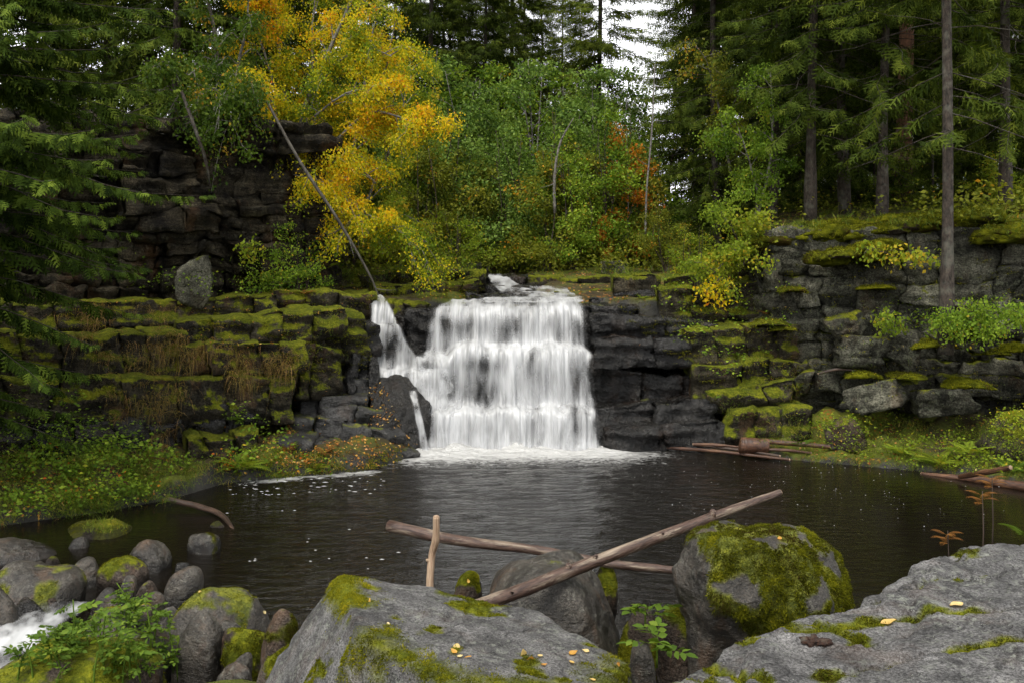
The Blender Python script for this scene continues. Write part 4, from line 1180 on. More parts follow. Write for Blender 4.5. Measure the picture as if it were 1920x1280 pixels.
SMALL = [  # px0, px1, y0, y1, Y, mat, moss tufts, label
    (-30, 105, 995, 1052, 9.0, 'b', 0, 'smooth dark boulder at the bank edge, upstream of the long low boulder'),
    (110, 268, 974, 1012, 9.8, 'm', 9000, 'flat mossy rock barely above water with grass tufts on it'),
    (228, 316, 1002, 1062, 8.7, 'b', 0, 'round bare grey-brown boulder behind the mossy round boulder'),
    (188, 288, 1027, 1100, 8.25, 'm', 9000, 'round boulder with a mossy cap touching the bare round boulder'),
    (125, 198, 1034, 1096, 8.3, 'b', 1500, 'egg-shaped speckled boulder between the mossy-capped one and the long low boulder'),
    (-20, 162, 1060, 1130, 7.8, 'b', 5000, 'long low dark boulder lying above the white rapids'),
    (350, 415, 997, 1036, 9.2, 'b', 2500, 'small pale boulder standing alone in the dark pool'),
    (388, 426, 974, 1002, 10.0, 'm', 2500, 'tiny mossy stone in the pool beside the sunken branch'),
    (308, 378, 1060, 1104, 7.8, 'b', 0, 'knobbly pale rock at the waterline behind the big grey boulder'),
    (314, 518, 1090, 1200, 6.5, 'b', 9000, 'big smooth grey boulder with moss on one shoulder'),
    (318, 424, 1148, 1268, 5.95, 'b', 0, 'upright oval brown boulder leaning against the big grey one'),
    (412, 512, 1178, 1246, 5.95, 'm', 9000, 'low mossy rock wedged below the big grey boulder'),
    (482, 590, 1138, 1262, 5.6, 'm', 13000, 'moss-draped rock squeezed against the angular grey rock'),
    (392, 478, 1234, 1310, 5.35, 'b', 0, 'small rounded grey stone below the oval brown boulder'),
    (470, 575, 1208, 1310, 5.1, 'm', 12000, 'moss-covered stone at the foot of the angular grey rock'),
    (120, 335, 1122, 1300, 6.0, 'b', 4000, 'broad brown rock covered by leafy green herbs'),
    (-60, 300, 1196, 1330, 5.2, 'm', 9000, 'sloping mossy rock at the edge of the white rapids'),
    (18, 95, 1116, 1176, 7.3, 'w', 0, 'black wet stone with water pouring over it in the rapids'),
    (842, 905, 1064, 1120, 6.7, 'm', 9000, 'small mossy rock in the water beside the upright stick'),
    (1118, 1162, 1058, 1092, 6.9, 'm', 2500, 'dark mossy stone under the far end of the fallen log'),
    (1160, 1245, 1140, 1215, 5.9, 'm', 9000, 'low mossy rock in the gap between the two big boulders'),
    (1225, 1300, 1136, 1240, 5.75, 'm', 9000, 'dark mossy stone tucked against the moss-covered boulder'),
    (1180, 1240, 1205, 1260, 5.0, 'b', 0, 'small dark stone in the gap beside the angular grey rock'),
    (-40, 40, 1100, 1170, 7.1, 'b', 0, 'brown stone half hidden beside the rapids'),
]
ROCKMAT = {'b': M['rock_boulder'], 'm': M['rock_mossy'], 'w': M['rock_wet']}
for k, (a, b, c, d, Y, mk, tuft, lab) in enumerate(SMALL):
    o, V, T = boulder('boulder', lab, ROCKMAT[mk], a, b, c, d, Y, 200 + k, deep=0.35, sub=5, depth=0.9, p=4 + (k % 3) * 1.5, tilt=0.12 * math.sin(k * 2.3))
    if tuft:
        moss_on(o, V, T, o.location, tuft, 300 + k, lambda p, n, k=k, mk=mk: (p[:, 2] > o.location[2] - 0.1) * smooth(0.05, 0.2, fbm(p * 3.2 + k, 4) + 0.45 * n[:, 2] - (0.10 if mk == 'm' else 0.42)), 0.012, 0.006)

rsK = np.random.RandomState(58)
for k, (x, y, w, Y) in enumerate(((275, 1088, 46, 7.5), (195, 1100, 56, 7.5), (318, 1128, 44, 6.9), (262, 1128, 48, 6.9), (445, 1222, 44, 5.7), (300, 1105, 36, 7.3), (100, 1042, 44, 8.7), (60, 1048, 40, 8.4), (350, 1050, 34, 8.6), (525, 1160, 40, 6.2), (150, 1006, 40, 9.3), (430, 1160, 50, 6.2), (95, 1108, 40, 7.6), (240, 1078, 34, 7.8))):
    h_ = w * rsK.uniform(0.55, 0.8)
    boulder('boulder', 'small wet cobble packed between the larger boulders by the rapids', ROCKMAT['b' if k % 3 else 'm'], x - w / 2, x + w / 2, y, y + h_, Y, 330 + k, deep=0.3, sub=4, depth=0.9, p=5, tilt=rsK.normal() * 0.15, group='cobbles by the rapids')

# rocks further off
FAR = [
    (330, 402, 484, 558, 14.1, 'g', 'pale grey slab leaning against the foot of the layered cliff', 'x'),
    (1840, 1990, 766, 860, 12.6, 'm', 'tilted mossy slab lying at the foot of the grey cliff', 'x'),
    (1325, 1385, 780, 850, 13.9, 'w', 'small black rock where the mossy shore meets the smooth black rock', 'x'),
    (1125, 1175, 488, 516, 19.5, 'g', 'grey boulder on the terrace above the falls beside the ferns', 'x'),
    (865, 905, 490, 506, 19.0, 'g', 'small grey stone under the bright bush above the falls', 'x'),
    (1545, 1620, 780, 815, 13.3, 'm', 'low stone sunk in the mossy shore under the grey cliff', 'x'),
    (690, 712, 675, 712, 14.0, 'w', 'black knob of rock beside the narrow side fall', 'x'),
]
for k, (a, b, c, d, Y, mk, lab, _) in enumerate(FAR):
    mm = {'w': M['rock_wet'], 'g': M['rock_grey'], 'm': M['rock_mossy']}[mk]
    boulder('boulder', lab, mm, a, b, c, d, Y, 260 + k, deep=0.2 if mk != 'w' else 0.3, sub=5, depth=0.8, p=26, rough=0.06, tilt=(0.3 if k == 0 else 0.0))

# leaf-strewn broken slope between the ledges and the black boulder
M['rock_slope'] = rock_mat('leafy_slope_rock', (0.009, 0.009, 0.009), (0.060, 0.058, 0.056), moss=0.46, lichen=0.3, lichen_col=(.13, .13, .11), rough=0.42, bump=1.0, rust=0.2, crack_scale=3)
STONE_MAT['slope'] = M['rock_slope']; STONE['slope'] = (0.075, 0.022, 0.035, 2.4)
slope = link('sloping_rock', None, label='broken grey rock slope strewn with yellow leaves beside the black wet boulder', cat='rock')
for k, (a, b, c, d, Ya, Yb, dp, n, th) in enumerate(((585, 712, 712, 704, 13.95, 14.15, .7, 2, .5), (560, 690, 738, 730, 13.75, 13.95, .6, 2, .45), (600, 740, 762, 768, 13.55, 13.75, .6, 2, .4), (545, 650, 780, 790, 13.3, 13.35, .6, 2, .45),
                                                     (640, 765, 800, 812, 13.2, 13.45, .55, 2, .4), (525, 640, 822, 832, 12.9, 12.95, .6, 2, .4), (630, 785, 842, 848, 12.95, 13.3, .55, 3, .35), (470, 600, 858, 864, 12.6, 12.65, .6, 2, .35), (590, 775, 874, 872, 12.55, 13.05, .5, 3, .3))):
    ledge(slope, 'slope', a, b, c, d, Ya, Yb, dp, n, 900 + k, th, 0.07)
V, T = hull_rock([P(694, 702, 14.1), P(765, 708, 14.05), P(800, 742, 13.95), P(810, 800, 13.8), P(802, 850, 13.65), P(806, 900, 13.6), P(700, 885, 13.2), P(735, 775, 13.55), P(690, 745, 13.8), P(770, 760, 13.72), P(690, 720, 14.7), P(805, 760, 14.5), P(805, 900, 14.2), P(690, 900, 14.4)], 5, 50, 0.06, 2.2, 23, 0.02)
link('wet_boulder', mk_mesh('wet_boulder', V, None, T, M['rock_wet'], False), label='black wet boulder split by a thin stream beside the main fall', cat='boulder')

# ------------------------------------------------------------------ logs and sticks
def log_mesh(name, pts, radii, mat, sides=14, n=40, wob=0.10, seed=0, kinks=0):
    c = curve(pts, n)
    rs = np.random.RandomState(seed)
    r = np.interp(np.linspace(0, 1, n), np.linspace(0, 1, len(radii)), radii)
    c = c + (fbm(np.stack([np.linspace(0, 4, n), np.full(n, seed * 1.7), np.zeros(n)], 1), 2) * r.mean() * 0.12)[:, None] * np.array([0.3, 0.3, 0.9])
    r = r * (1 + 0.08 * fbm(np.stack([np.linspace(0, 12, n), np.full(n, seed), np.zeros(n)], 1), 2))
    mb = MB()
    tube(mb, c, r, sides, wob, seed)
    V, Q, T, A = mb.arrays()
    ang = np.tile(np.arange(sides) * 2 * math.pi / sides, n)
    ln = np.repeat(np.concatenate([[0], np.cumsum(np.linalg.norm(np.diff(c, axis=0), axis=1))]), sides)
    rr = np.repeat(r, sides)
    g = np.stack([np.cos(ang) * 0.06, ln, np.sin(ang) * 0.06], 1) + seed * 1.3
    g = np.concatenate([g, g[:1], g[-1:]])
    return mk_mesh(name, V, Q, T, mat, True, {'grain': g}), c, r

def make_log(name, label, pts, radii, mat, seed=0, cut_mat=None, knots=(), group=None, sides=14):
    root = link(name, None, label=label, cat='log' if 'log' in name else 'branch', group=group)
    me, c, r = log_mesh(name + '_wood', pts, radii, mat, sides, 44, 0.05, seed)
    shaft = link('shaft', me, root)
    for end, i, s in ((0, 0, -1), (-1, -1, 1)):
        t = norm(c[i] - c[i - s] if i == -1 else c[0] - c[1])
        V, T = ico(2)
        ref = norm(np.cross(t, [0.2, 0.3, 0.9])); u2 = np.cross(t, ref)
        q = V * np.array([0.012, r[i] * 0.93, r[i] * 0.93])
        V2 = c[i] + q[:, :1] * t + q[:, 1:2] * ref + q[:, 2:] * u2 + t * 0.002
        link('cut_end', mk_mesh('cut_end', V2, None, T, cut_mat or M['log_pale'], False, {'grain': q * 3}), root)
    for (f, dx, dz, ln, kr) in knots:
        i = int(f * (len(c) - 1))
        b = c[i]; d = norm(np.array([dx, -0.4, dz]))
        km, _, _ = log_mesh('knot', [b, b + d * (r[i] + ln * .5), b + d * (r[i] + ln)], [kr * 1.5, kr, kr * .7], mat, 9, 8, 0.2, seed + 5)
        link('knot', km, shaft)
    return root

make_log('fallen_log', 'long reddish-brown log slanting across the dark boulder', [P(876, 1142, 5.25), P(985, 1103, 5.5), P(1100, 1058, 5.74), P(1250, 1001, 6.0), P(1340, 967, 6.22), P(1462, 922, 6.5)],
         [0.036, 0.038, 0.037, 0.034, 0.030, 0.022], M['log'], 1, knots=((0.37, -0.2, 1, 0.012, 0.018), (0.44, 0.3, 1, 0.008, 0.014), (0.80, 0.1, 1, 0.016, 0.02), (0.15, 0.5, 0.5, 0.004, 0.012), (0.6, 0.2, 0.6, 0.003, 0.012)))
make_log('fallen_log', 'pale-ended log propped above the water behind the dark boulder', [P(730, 985, 7.7), P(860, 1012, 7.4), P(1000, 1030, 7.1), P(1140, 1055, 6.85), P(1262, 1068, 6.6), P(1320, 1078, 6.5)],
         [0.046, 0.040, 0.034, 0.031, 0.027, 0.025], M['log'], 2)
make_log('upright_stick', 'bare pale stick standing upright against the propped log', [P(806, 1150, 7.2), P(806, 1090, 7.25), P(810, 1040, 7.3), P(817, 1010, 7.3), P(818, 968, 7.3)], [0.030, 0.028, 0.026, 0.028, 0.024], M['log_pale'], 3, knots=((0.45, -1, 0.2, 0.015, 0.012),))
make_log('log_stump', 'short thick red-brown log end lying on the mossy shore', [W(1388, 834, 0.16), W(1440, 836, 0.15)], [0.115, 0.10], M['log_red'], 4, M['log_red'])
make_log('thin_log', 'thin red-brown log on the mossy shore behind the short thick log end', [W(1425, 826, .22), W(1500, 832, .2), W(1572, 838, .17)], [0.036, 0.034, 0.028], M['log_red'], 5)
make_log('floating_log', 'long thin driftwood pole along the waterline below the short thick log end', [W(1245, 838, .03), W(1340, 845, .05), W(1480, 861, .04)], [0.022, 0.024, 0.018], M['log_red'], 6)
make_log('floating_log', 'second thin driftwood pole lying closer to the short thick log end', [W(1290, 832, .08), W(1380, 842, .08), W(1462, 854, .07)], [0.018, 0.022, 0.016], M['log_dark'], 7)
make_log('floating_log', 'orange-brown log half afloat along the shore below the tilted mossy slab', [W(1728, 887, .0), W(1820, 898, .02), W(1960, 918, .04)], [0.02, 0.045, 0.065], M['log_red'], 8)
make_log('shore_log', 'dark stick sloping up the bank from the orange-brown floating log', [W(1800, 893, .06), W(1850, 884, .22), W(1895, 876, .34)], [0.03, 0.035, 0.03], M['log_red'], 9)
make_log('sunken_branch', 'dark branch reaching from the bank into the pool near the tiny mossy stone', [W(315, 935, .10), W(370, 948, .06), W(415, 965, .03), W(442, 1000, -.03)], [0.03, 0.032, 0.028, 0.02], M['log_dark'], 10)
make_log('dead_branch', 'grey dead branch lying on the ledge above the mossy shore', [P(1535, 700, 13.9), P(1570, 692, 13.8), P(1610, 695, 13.7)], [0.018, 0.02, 0.012], M['log_dark'], 12)
for k, (a, b, lab) in enumerate((((1300, 832, .12), (1390, 838, .1), 'bleached driftwood stick above the waterline beside the short thick log end'), ((1600, 822, .2), (1640, 836, .2), 'short rotten branch on the grass of the mossy shore'), ((1440, 842, .12), (1520, 848, .1), 'red-brown stick lying in front of the thin log'))):
    make_log('driftwood_stick', lab, [W(*a), (W(*a) + W(*b)) / 2 + np.array([0, 0, .01]), W(*b)], [0.02, 0.022, 0.015], M['log_red'], 13 + k)

bpy.context.view_layer.update()
_dg = bpy.context.evaluated_depsgraph_get()
def pick(px, py, far=60.0):
    d = Vector(((px - 960) / F, 1.0, -(py - HZ) / F)).normalized()
    ok, loc, nrm, fi, ob, mt = scene.ray_cast(_dg, Vector((0, 0, H)), d, distance=far)
    return (np.array(loc), np.array(nrm), ob.name) if ok else None

def drop(x, y, z=6.0):
    ok, loc, nrm, fi, ob, mt = scene.ray_cast(_dg, Vector((x, y, z)), Vector((0, 0, -1)), distance=12)
    return (np.array(loc), np.array(nrm), ob.name) if ok else None

def in_poly(x, y, poly):
    return sdf_poly(np.array([x]), np.array([y]), poly)[0] > 0

def scatter(poly, n, seed, up=None, bad=('pool', 'water', 'stream', 'rapid')):
    """surface points seen inside a photo polygon"""
    rs = np.random.RandomState(seed)
    poly = np.asarray(poly, float)
    lo, hi = poly.min(0), poly.max(0)
    c = rs.uniform(lo, hi, (n * 3, 2))
    c = c[sdf_poly(c[:, 0], c[:, 1], poly) > 0][:n]
    Pn, Nn = [], []
    for a, b in c:
        h = pick(a, b)
        if h is None or any(k in h[2] for k in bad): continue
        if up is not None and h[1][2] < up: continue
        Pn.append(h[0]); Nn.append(h[1])
    return np.array(Pn).reshape(-1, 3), np.array(Nn).reshape(-1, 3)

def scatter_plan(poly, n, seed, up=None, top=6.0, bad=('pool', 'water', 'stream', 'rapid')):
    """surface points under a plan polygon"""
    rs = np.random.RandomState(seed)
    poly = np.asarray(poly, float)
    c = rs.uniform(poly.min(0), poly.max(0), (n * 3, 2))
    c = c[sdf_poly(c[:, 0], c[:, 1], poly) > 0][:n]
    Pn, Nn = [], []
    for a, b in c:
        h = drop(a, b, top)
        if h is None or any(k in h[2] for k in bad): continue
        if up is not None and h[1][2] < up: continue
        Pn.append(h[0]); Nn.append(h[1])
    return np.array(Pn).reshape(-1, 3), np.array(Nn).reshape(-1, 3)

# --- moss cushions along the cliff edge and on the ledges
CUSH = [(1735, 1802, 634, 660, 12.95), (1800, 1870, 708, 738, 12.7), (1840, 1900, 650, 672, 12.95), (1600, 1655, 694, 716, 13.4), (1470, 1515, 536, 552, 14.1), (1625, 1690, 534, 546, 13.75), (1690, 1740, 700, 716, 13.1), (1460, 1500, 612, 624, 14.1), (1420, 1475, 596, 616, 14.2), (1905, 1960, 640, 670, 12.9)]
rsC = np.random.RandomState(63)
for (x0, y0, Y0, x1, y1, Y1, n, w0, h0) in ((1425, 452, 14.9, 1680, 432, 14.3, 15, 62, 24), (1440, 446, 15.3, 1900, 415, 14.5, 18, 90, 22), (1535, 482, 14.0, 1680, 464, 13.9, 9, 52, 26), (1680, 428, 14.2, 1860, 402, 14.0, 11, 66, 26), (1840, 448, 13.6, 1960, 430, 13.5, 7, 56, 28), (1560, 425, 15.6, 1900, 395, 15.2, 12, 100, 24)):
    for j in range(n):
        f = (j + rsC.uniform(0.1, 0.9)) / n
        cx, cy, cY = x0 + (x1 - x0) * f, y0 + (y1 - y0) * f + rsC.normal() * 3, Y0 + (Y1 - Y0) * f + rsC.normal() * 0.05
        w_, h_ = w0 * rsC.uniform(0.6, 1.4), h0 * rsC.uniform(0.6, 1.3)
        CUSH.append((cx - w_ / 2, cx + w_ / 2, cy - h_ / 2, cy + h_ / 2, cY))
for k, (a, b, c, d, Y) in enumerate(CUSH):
    rs = np.random.RandomState(600 + k)
    V0, T0 = ico(4)
    w, h = (b - a) / F * Y / 2, (d - c) / F * Y / 2
    V = V0 * np.array([w * 1.15, max(w * 0.55, 0.3), h * (1.0 if k >= 10 else 0.55)])
    V[:, 2] -= 0.5 * h * (V[:, 0] / w) ** 2
    V = V * (1 + 0.42 * fbm(V * 3.2 + k * 7, 4) + 0.10 * fbm(V * 14, 2))[:, None]
    ctr = P((a + b) / 2, (c + d) / 2, Y) + np.array([0, max(w * 0.25, 0.15) + (0.14 if k < 10 else 0), 0])
    o = link('moss_cushion', mk_mesh('moss_cushion', V, None, T0, M['rock_mossy'] if k % 9 == 8 else None, True), rcl, ctr)
    if not o.data.materials: o.data.materials.append(M['moss'])
    o.data.attributes.new('tint', 'FLOAT', 'POINT').data.foreach_set('value', np.clip(0.35 + 0.5 * fbm(V * 5, 3) + 0.15 * V[:, 2] / h, 0, 1).astype(np.float32))
    mo = moss_on(o, V, T0, (0, 0, 0), int(5500 * max(w, 0.2)), 620 + k, lambda p, n: (n[:, 2] > -0.3) * 1.0, 0.035, 0.012)

bpy.context.view_layer.update()
_dg = bpy.context.evaluated_depsgraph_get()

# --- moss tufts on the ledges
def moss_carpet(name, label, polys, seed, up=0.25):
    rs = np.random.RandomState(seed)
    mb = MB()
    for poly, n in polys:
        p, nn = scatter(poly, n, rs.randint(9999), up)
        if not len(p): continue
        k = fbm(p * 2.0 + 5, 3) > -0.12
        p, nn = np.repeat(p[k], 14, 0), np.repeat(nn[k], 14, 0)
        p = p + rs.normal(size=p.shape) * np.array([0.035, 0.035, 0.006])
        tt = np.clip(0.38 + 0.4 * fbm(p * 2.5, 3) + rs.normal(size=len(p)) * 0.16, 0, 1)
        blades(mb, p, norm(nn + rs.normal(size=p.shape) * 0.6), rs.uniform(0.015, 0.045, len(p)), 0.012, 0.3, rs, 1, tt)
    return link(name, mb.mesh(name, M['moss']), kind='stuff', label=label)
moss_carpet('ledge_moss', 'yellow-green moss tufts on the tops and edges of the ledges', [([(330, 560), (700, 530), (700, 700), (560, 720), (330, 680)], 1500), ([(600, 500), (915, 500), (910, 560), (700, 570)], 800), ([(1140, 510), (1500, 490), (1500, 780), (1280, 700), (1150, 570)], 1500), ([(1500, 440), (1920, 430), (1920, 780), (1500, 720)], 900), ([(520, 800), (790, 840), (700, 890), (420, 900)], 500), ([(100, 560), (330, 560), (330, 640), (100, 640)], 300)], 66)

# --- fallen leaves
def litter(name, label, polys, seed, size=(0.026, 0.046), up=0.3, parent=None):
    rs = np.random.RandomState(seed)
    mb = MB()
    for poly, n in polys:
        p, nn = scatter(poly, n, rs.randint(9999), up)
        if not len(p): continue
        d = norm(np.cross(nn, norm(rs.normal(size=p.shape))) + rs.normal(size=p.shape) * 0.12)
        leaves(mb, p + nn * 0.012, d, rs.uniform(*size, len(p)), rs, 0.75, np.clip(rs.beta(2, 2, len(p)), 0, 1))
    return link(name, mb.mesh(name, M['litter']), parent, kind='stuff', label=label)
litter('fallen_leaves', 'yellow and orange fallen birch leaves scattered over ledges and banks', [
    ([(130, 560), (430, 560), (640, 530), (700, 545), (700, 560), (450, 590), (130, 600)], 1500), ([(350, 580), (640, 570), (650, 600), (360, 615)], 600), ([(340, 615), (570, 625), (560, 660), (330, 650)], 1100),
    ([(560, 690), (700, 690), (790, 850), (700, 880), (520, 870)], 1000), ([(440, 800), (700, 850), (690, 890), (400, 890)], 260), ([(0, 830), (360, 850), (330, 940), (0, 980)], 180),
    ([(600, 500), (910, 505), (900, 550), (620, 540)], 1100), ([(980, 510), (1300, 510), (1300, 560), (1100, 560)], 260), ([(1140, 560), (1500, 560), (1480, 760), (1130, 700)], 240), ([(1400, 800), (1800, 800), (1850, 880), (1480, 860)], 170),
    ([(1180, 620), (1330, 610), (1330, 640), (1180, 650)], 80), ([(370, 790), (450, 795), (450, 830), (370, 830)], 40)], 71)

rsL = np.random.RandomState(5)
LEAF_ME = []
for k in range(4):
    u, v = np.meshgrid(np.linspace(-1, 1, 7), np.linspace(0, 1, 9), indexing='ij')
    wd = 0.36 * np.sin(np.pi * np.clip(v, 0, 1) ** 0.75) ** 0.9 * (1 - 0.15 * v)
    X = v; Yv = u * wd * (1 + 0.06 * np.sin(v * 40))
    Z = 0.06 * np.abs(u) ** 1.5 * (1 + 0.3 * k) + 0.16 * (v - 0.5) ** 2 * (1 if k % 2 else -0.3) + 0.02 * np.sin(v * 9 + k)
    me = mk_mesh('fallen_leaf', np.stack([X - 0.5, Yv, Z], -1).reshape(-1, 3), grid_faces(7, 9), None, M['litter'], True, {'tint': np.full(63, (0.95, 0.6, 0.8, 0.45)[k])})
    LEAF_ME.append(me)
def leaf_at(px, py, wpx, k, label, group=None):
    h = pick(px, py)
    if h is None: return
    p, n, _ = h
    s = wpx / F * p[1]
    q = Vector(n.tolist()).to_track_quat('Z', 'Y').to_euler()
    o = link('fallen_leaf', LEAF_ME[k % 4], None, p + n * 0.006, None, s, label, 'leaf', group)
    o.rotation_euler = (Matrix.Rotation(0, 3, 'X') @ Vector(n.tolist()).to_track_quat('Z', 'Y').to_matrix() @ Matrix.Rotation(k * 1.9, 3, 'Z')).to_euler()
leaf_at(1667, 1168, 30, 4, 'large pale orange leaf lying flat beside the mossy crossing of cracks on the slab')
leaf_at(1793, 1136, 28, 2, 'pale orange leaf lying on the crack farther along the grey slab')
for k, (a, b, w) in enumerate(((858, 1213, 17), (850, 1222, 16), (863, 1232, 14), (878, 1234, 13), (984, 1227, 24), (992, 1234, 18), (1013, 1231, 14), (1075, 1226, 20), (1098, 1221, 14), (1020, 1248, 14), (1071, 1243, 14), (697, 1126, 14), (727, 1168, 9), (1163, 1248, 16), (1111, 1276, 12))):
    leaf_at(a, b, w, k, 'orange fallen leaf lying on the top of the angular grey rock', 'leaves on the angular grey rock')
for (a, b, w, k, lab) in ((1462, 1010, 12, 1, 'small orange leaf stuck in the moss of the tall boulder'), (878, 1088, 8, 1, 'small orange leaf on the mossy rock beside the upright stick'), (495, 1148, 10, 0, 'small yellow leaf on the face of the big smooth grey boulder'), (376, 1110, 9, 2, 'tiny yellow leaf on the mossy shoulder of the big grey boulder')):
    leaf_at(a, b, w, k, lab)

# clump of dead brown moss on the slab
h = pick(1528, 1205)
V0, T0 = ico(4)
V = V0 * np.array([0.036, 0.026, 0.012]); V = V * (1 + 0.8 * fbm(V * 45, 4))[:, None]
link('dead_moss_clump', mk_mesh('dead_moss_clump', V, None, T0, bark_mat('dead_moss', (0.008, 0.004, 0.003), (0.05, 0.022, 0.012), scale=6), True), None, h[0] + np.array([0, 0, 0.006]), label='dark brown clump of dead moss on the grey slab', cat='moss')

# --- foam flecks on the pool
rs = np.random.RandomState(77)
mb = MB()
def flecks(x0, x1, y0, y1, n, s0, s1, stretch=2.2):
    a = np.arange(7) * 2 * math.pi / 7
    for k in range(n):
        q = W(rs.uniform(x0, x1), rs.uniform(y0, y1)); s = rs.uniform(s0, s1) * rs.uniform(0.4, 1)
        r = s * (0.6 + 0.5 * rs.rand(7))
        V = np.stack([q[0] + r * np.cos(a) * stretch, q[1] + r * np.sin(a) + 0.2 * r * np.cos(a) * rs.normal(), np.full(7, 0.014 + outflow(q[0], q[1]))], 1)
        mb.add(np.concatenate([V, [[q[0], q[1], 0.02 + outflow(q[0], q[1])]]]), None, [[7, j, (j + 1) % 7] for j in range(7)], 1.0)
flecks(1180, 1700, 855, 960, 110, 0.003, 0.007, 1.5)
flecks(1300, 1900, 880, 1000, 30, 0.003, 0.006, 1.8)
flecks(430, 720, 886, 930, 70, 0.004, 0.018, 3.2)
flecks(420, 760, 930, 1080, 16, 0.004, 0.010, 3.5)
m, nt = new_mat('foam'); g_ = NG(nt); b_ = g_.n('ShaderNodeBsdfPrincipled'); b_.inputs['Base Color'].default_value = (.38, .38, .37, 1); b_.inputs['Roughness'].default_value = .6
g_.l(b_.outputs[0], g_.n('ShaderNodeOutputMaterial').inputs[0])
link('foam_flecks', mb.mesh('foam_flecks', m), kind='stuff', label='white foam flecks drifting on the dark pool')

# --- grass, hanging dry grass and ground cover
def grass(name, label, polys, seed, mat, length, width, droop, per=6, spread=0.05, lean=(0, -0.25), up=None):
    rs = np.random.RandomState(seed)
    mb = MB()
    for poly, n in polys:
        p, nn = scatter(poly, n, rs.randint(9999), up)
        if not len(p): continue
        cl = fbm(p * 2.6 + seed, 3)
        p, cl = p[cl > -0.22], cl[cl > -0.22]
        cl = np.repeat(np.clip(0.65 + 0.9 * cl, 0.4, 1.5), per)
        p = np.repeat(p, per, 0) + rs.normal(size=(len(p) * per, 3)) * spread * np.array([1, 1, 0.3])
        d = np.stack([rs.normal(size=len(p)) * 0.38 + lean[0], rs.normal(size=len(p)) * 0.38 + lean[1], rs.uniform(0.5, 1.1, len(p))], 1)
        ln = rs.uniform(*length, len(p)) * cl; tt = np.clip(rs.beta(2, 2.4, len(p)) + 0.25 * fbm(p * 1.5 + seed, 2), 0, 1)
        blades(mb, p, d, ln, width * rs.uniform(0.7, 1.3, len(p)), rs.uniform(*droop, len(p)), rs, 4, tt)
    return link(name, mb.mesh(name, mat), kind='stuff', label=label)
grass('hanging_grass', 'long dry grass hanging down over the dark ledges', [([(170, 575), (330, 570), (350, 700), (330, 860), (220, 880), (190, 720)], 420), ([(330, 610), (420, 600), (440, 650), (340, 700)], 70), ([(420, 650), (570, 650), (560, 720), (430, 730)], 170), ([(100, 590), (180, 570), (180, 640), (110, 640)], 80)],
      81, M['drygrass'], (0.10, 0.42), 0.006, (0.7, 1.8), 8, 0.035, (0, -0.5))
grass('bank_grass', 'green and yellow grass on the low bank under the spruce', [([(0, 850), (120, 835), (360, 860), (370, 900), (310, 945), (150, 975), (0, 990)], 1500), ([(370, 870), (520, 850), (700, 850), (690, 885), (560, 893), (400, 908)], 260)],
      82, M['grass'], (0.06, 0.28), 0.006, (0.3, 1.2), 10, 0.05, (0, -0.25))
grass('shore_grass', 'short grass and moss on the shore under the grey cliff', [([(1400, 812), (1600, 780), (1850, 800), (2100, 800), (2100, 915), (1850, 888), (1720, 882), (1480, 860)], 2000), ([(1330, 740), (1500, 720), (1500, 800), (1380, 800)], 160)],
      83, M['grass'], (0.04, 0.14), 0.006, (0.2, 0.9), 9, 0.06, (0, -0.2))
grass('terrace_grass', 'yellow-green grass on the terrace above the falls and on the cliff top', [([(1150, 470), (1420, 440), (1420, 515), (1160, 525)], 500), ([(620, 490), (910, 470), (900, 520), (640, 530)], 420), ([(1430, 380), (1900, 340), (2150, 330), (2150, 430), (1900, 440), (1600, 420), (1430, 440)], 700), ([(960, 490), (1160, 490), (1160, 520), (980, 515)], 150)],
      84, M['grass'], (0.08, 0.30), 0.009, (0.2, 0.9), 8, 0.10, (0, -0.1))
grass('ledge_grass', 'thin grass tufts and moss on the dark ledges beside the falls', [([(1230, 540), (1480, 540), (1490, 720), (1280, 700)], 260), ([(1500, 560), (1900, 540), (1900, 760), (1500, 720)], 160), ([(500, 570), (680, 570), (660, 680), (560, 700)], 120), ([(640, 520), (900, 510), (900, 560), (700, 560)], 160)],
      85, M['grass'], (0.05, 0.16), 0.006, (0.4, 1.4), 6, 0.05, (0, -0.4))
grass('stone_grass', 'small grass tufts growing on the flat mossy rock in the shallows', [([(160, 975), (260, 975), (260, 995), (150, 1000)], 45)], 86, M['grass'], (0.05, 0.16), 0.005, (0.1, 0.6), 8, 0.03, (0, 0))

def cover(name, label, polys, seed, mat, size, height, per=8, spread=0.10):
    rs = np.random.RandomState(seed)
    mb = MB()
    for poly, n in polys:
        p, nn = scatter(poly, n, rs.randint(9999))
        if not len(p): continue
        cl = fbm(p * 2.2 + seed, 3)
        p, cl = p[cl > -0.12], cl[cl > -0.12]
        if not len(p): continue
        cl = np.repeat(np.clip(0.5 + 1.1 * cl, 0.35, 1.6), per)
        p = np.repeat(p, per, 0) + rs.normal(size=(len(p) * per, 3)) * spread * np.array([1, 1, 0.2])
        p[:, 2] += rs.uniform(0.01, height, len(p)) * cl
        d = np.stack([rs.normal(size=len(p)), rs.normal(size=len(p)), rs.normal(size=len(p)) * 0.3 - 0.1], 1)
        leaves(mb, p, d, rs.uniform(*size, len(p)) * (0.75 + 0.35 * cl), rs, 0.6, np.clip(rs.beta(2, 2.4, len(p)) * (0.7 + 0.35 * cl), 0, 1))
    return link(name, mb.mesh(name, mat), kind='stuff', label=label)
cover('ground_cover', 'low leafy undergrowth on the bank under the spruce', [([(0, 830), (150, 830), (370, 870), (330, 930), (120, 960), (0, 970)], 620), ([(0, 740), (120, 750), (280, 800), (280, 860), (0, 850)], 260), ([(380, 860), (700, 855), (690, 885), (400, 900)], 50)], 87, M['green'], (0.02, 0.06), 0.22)
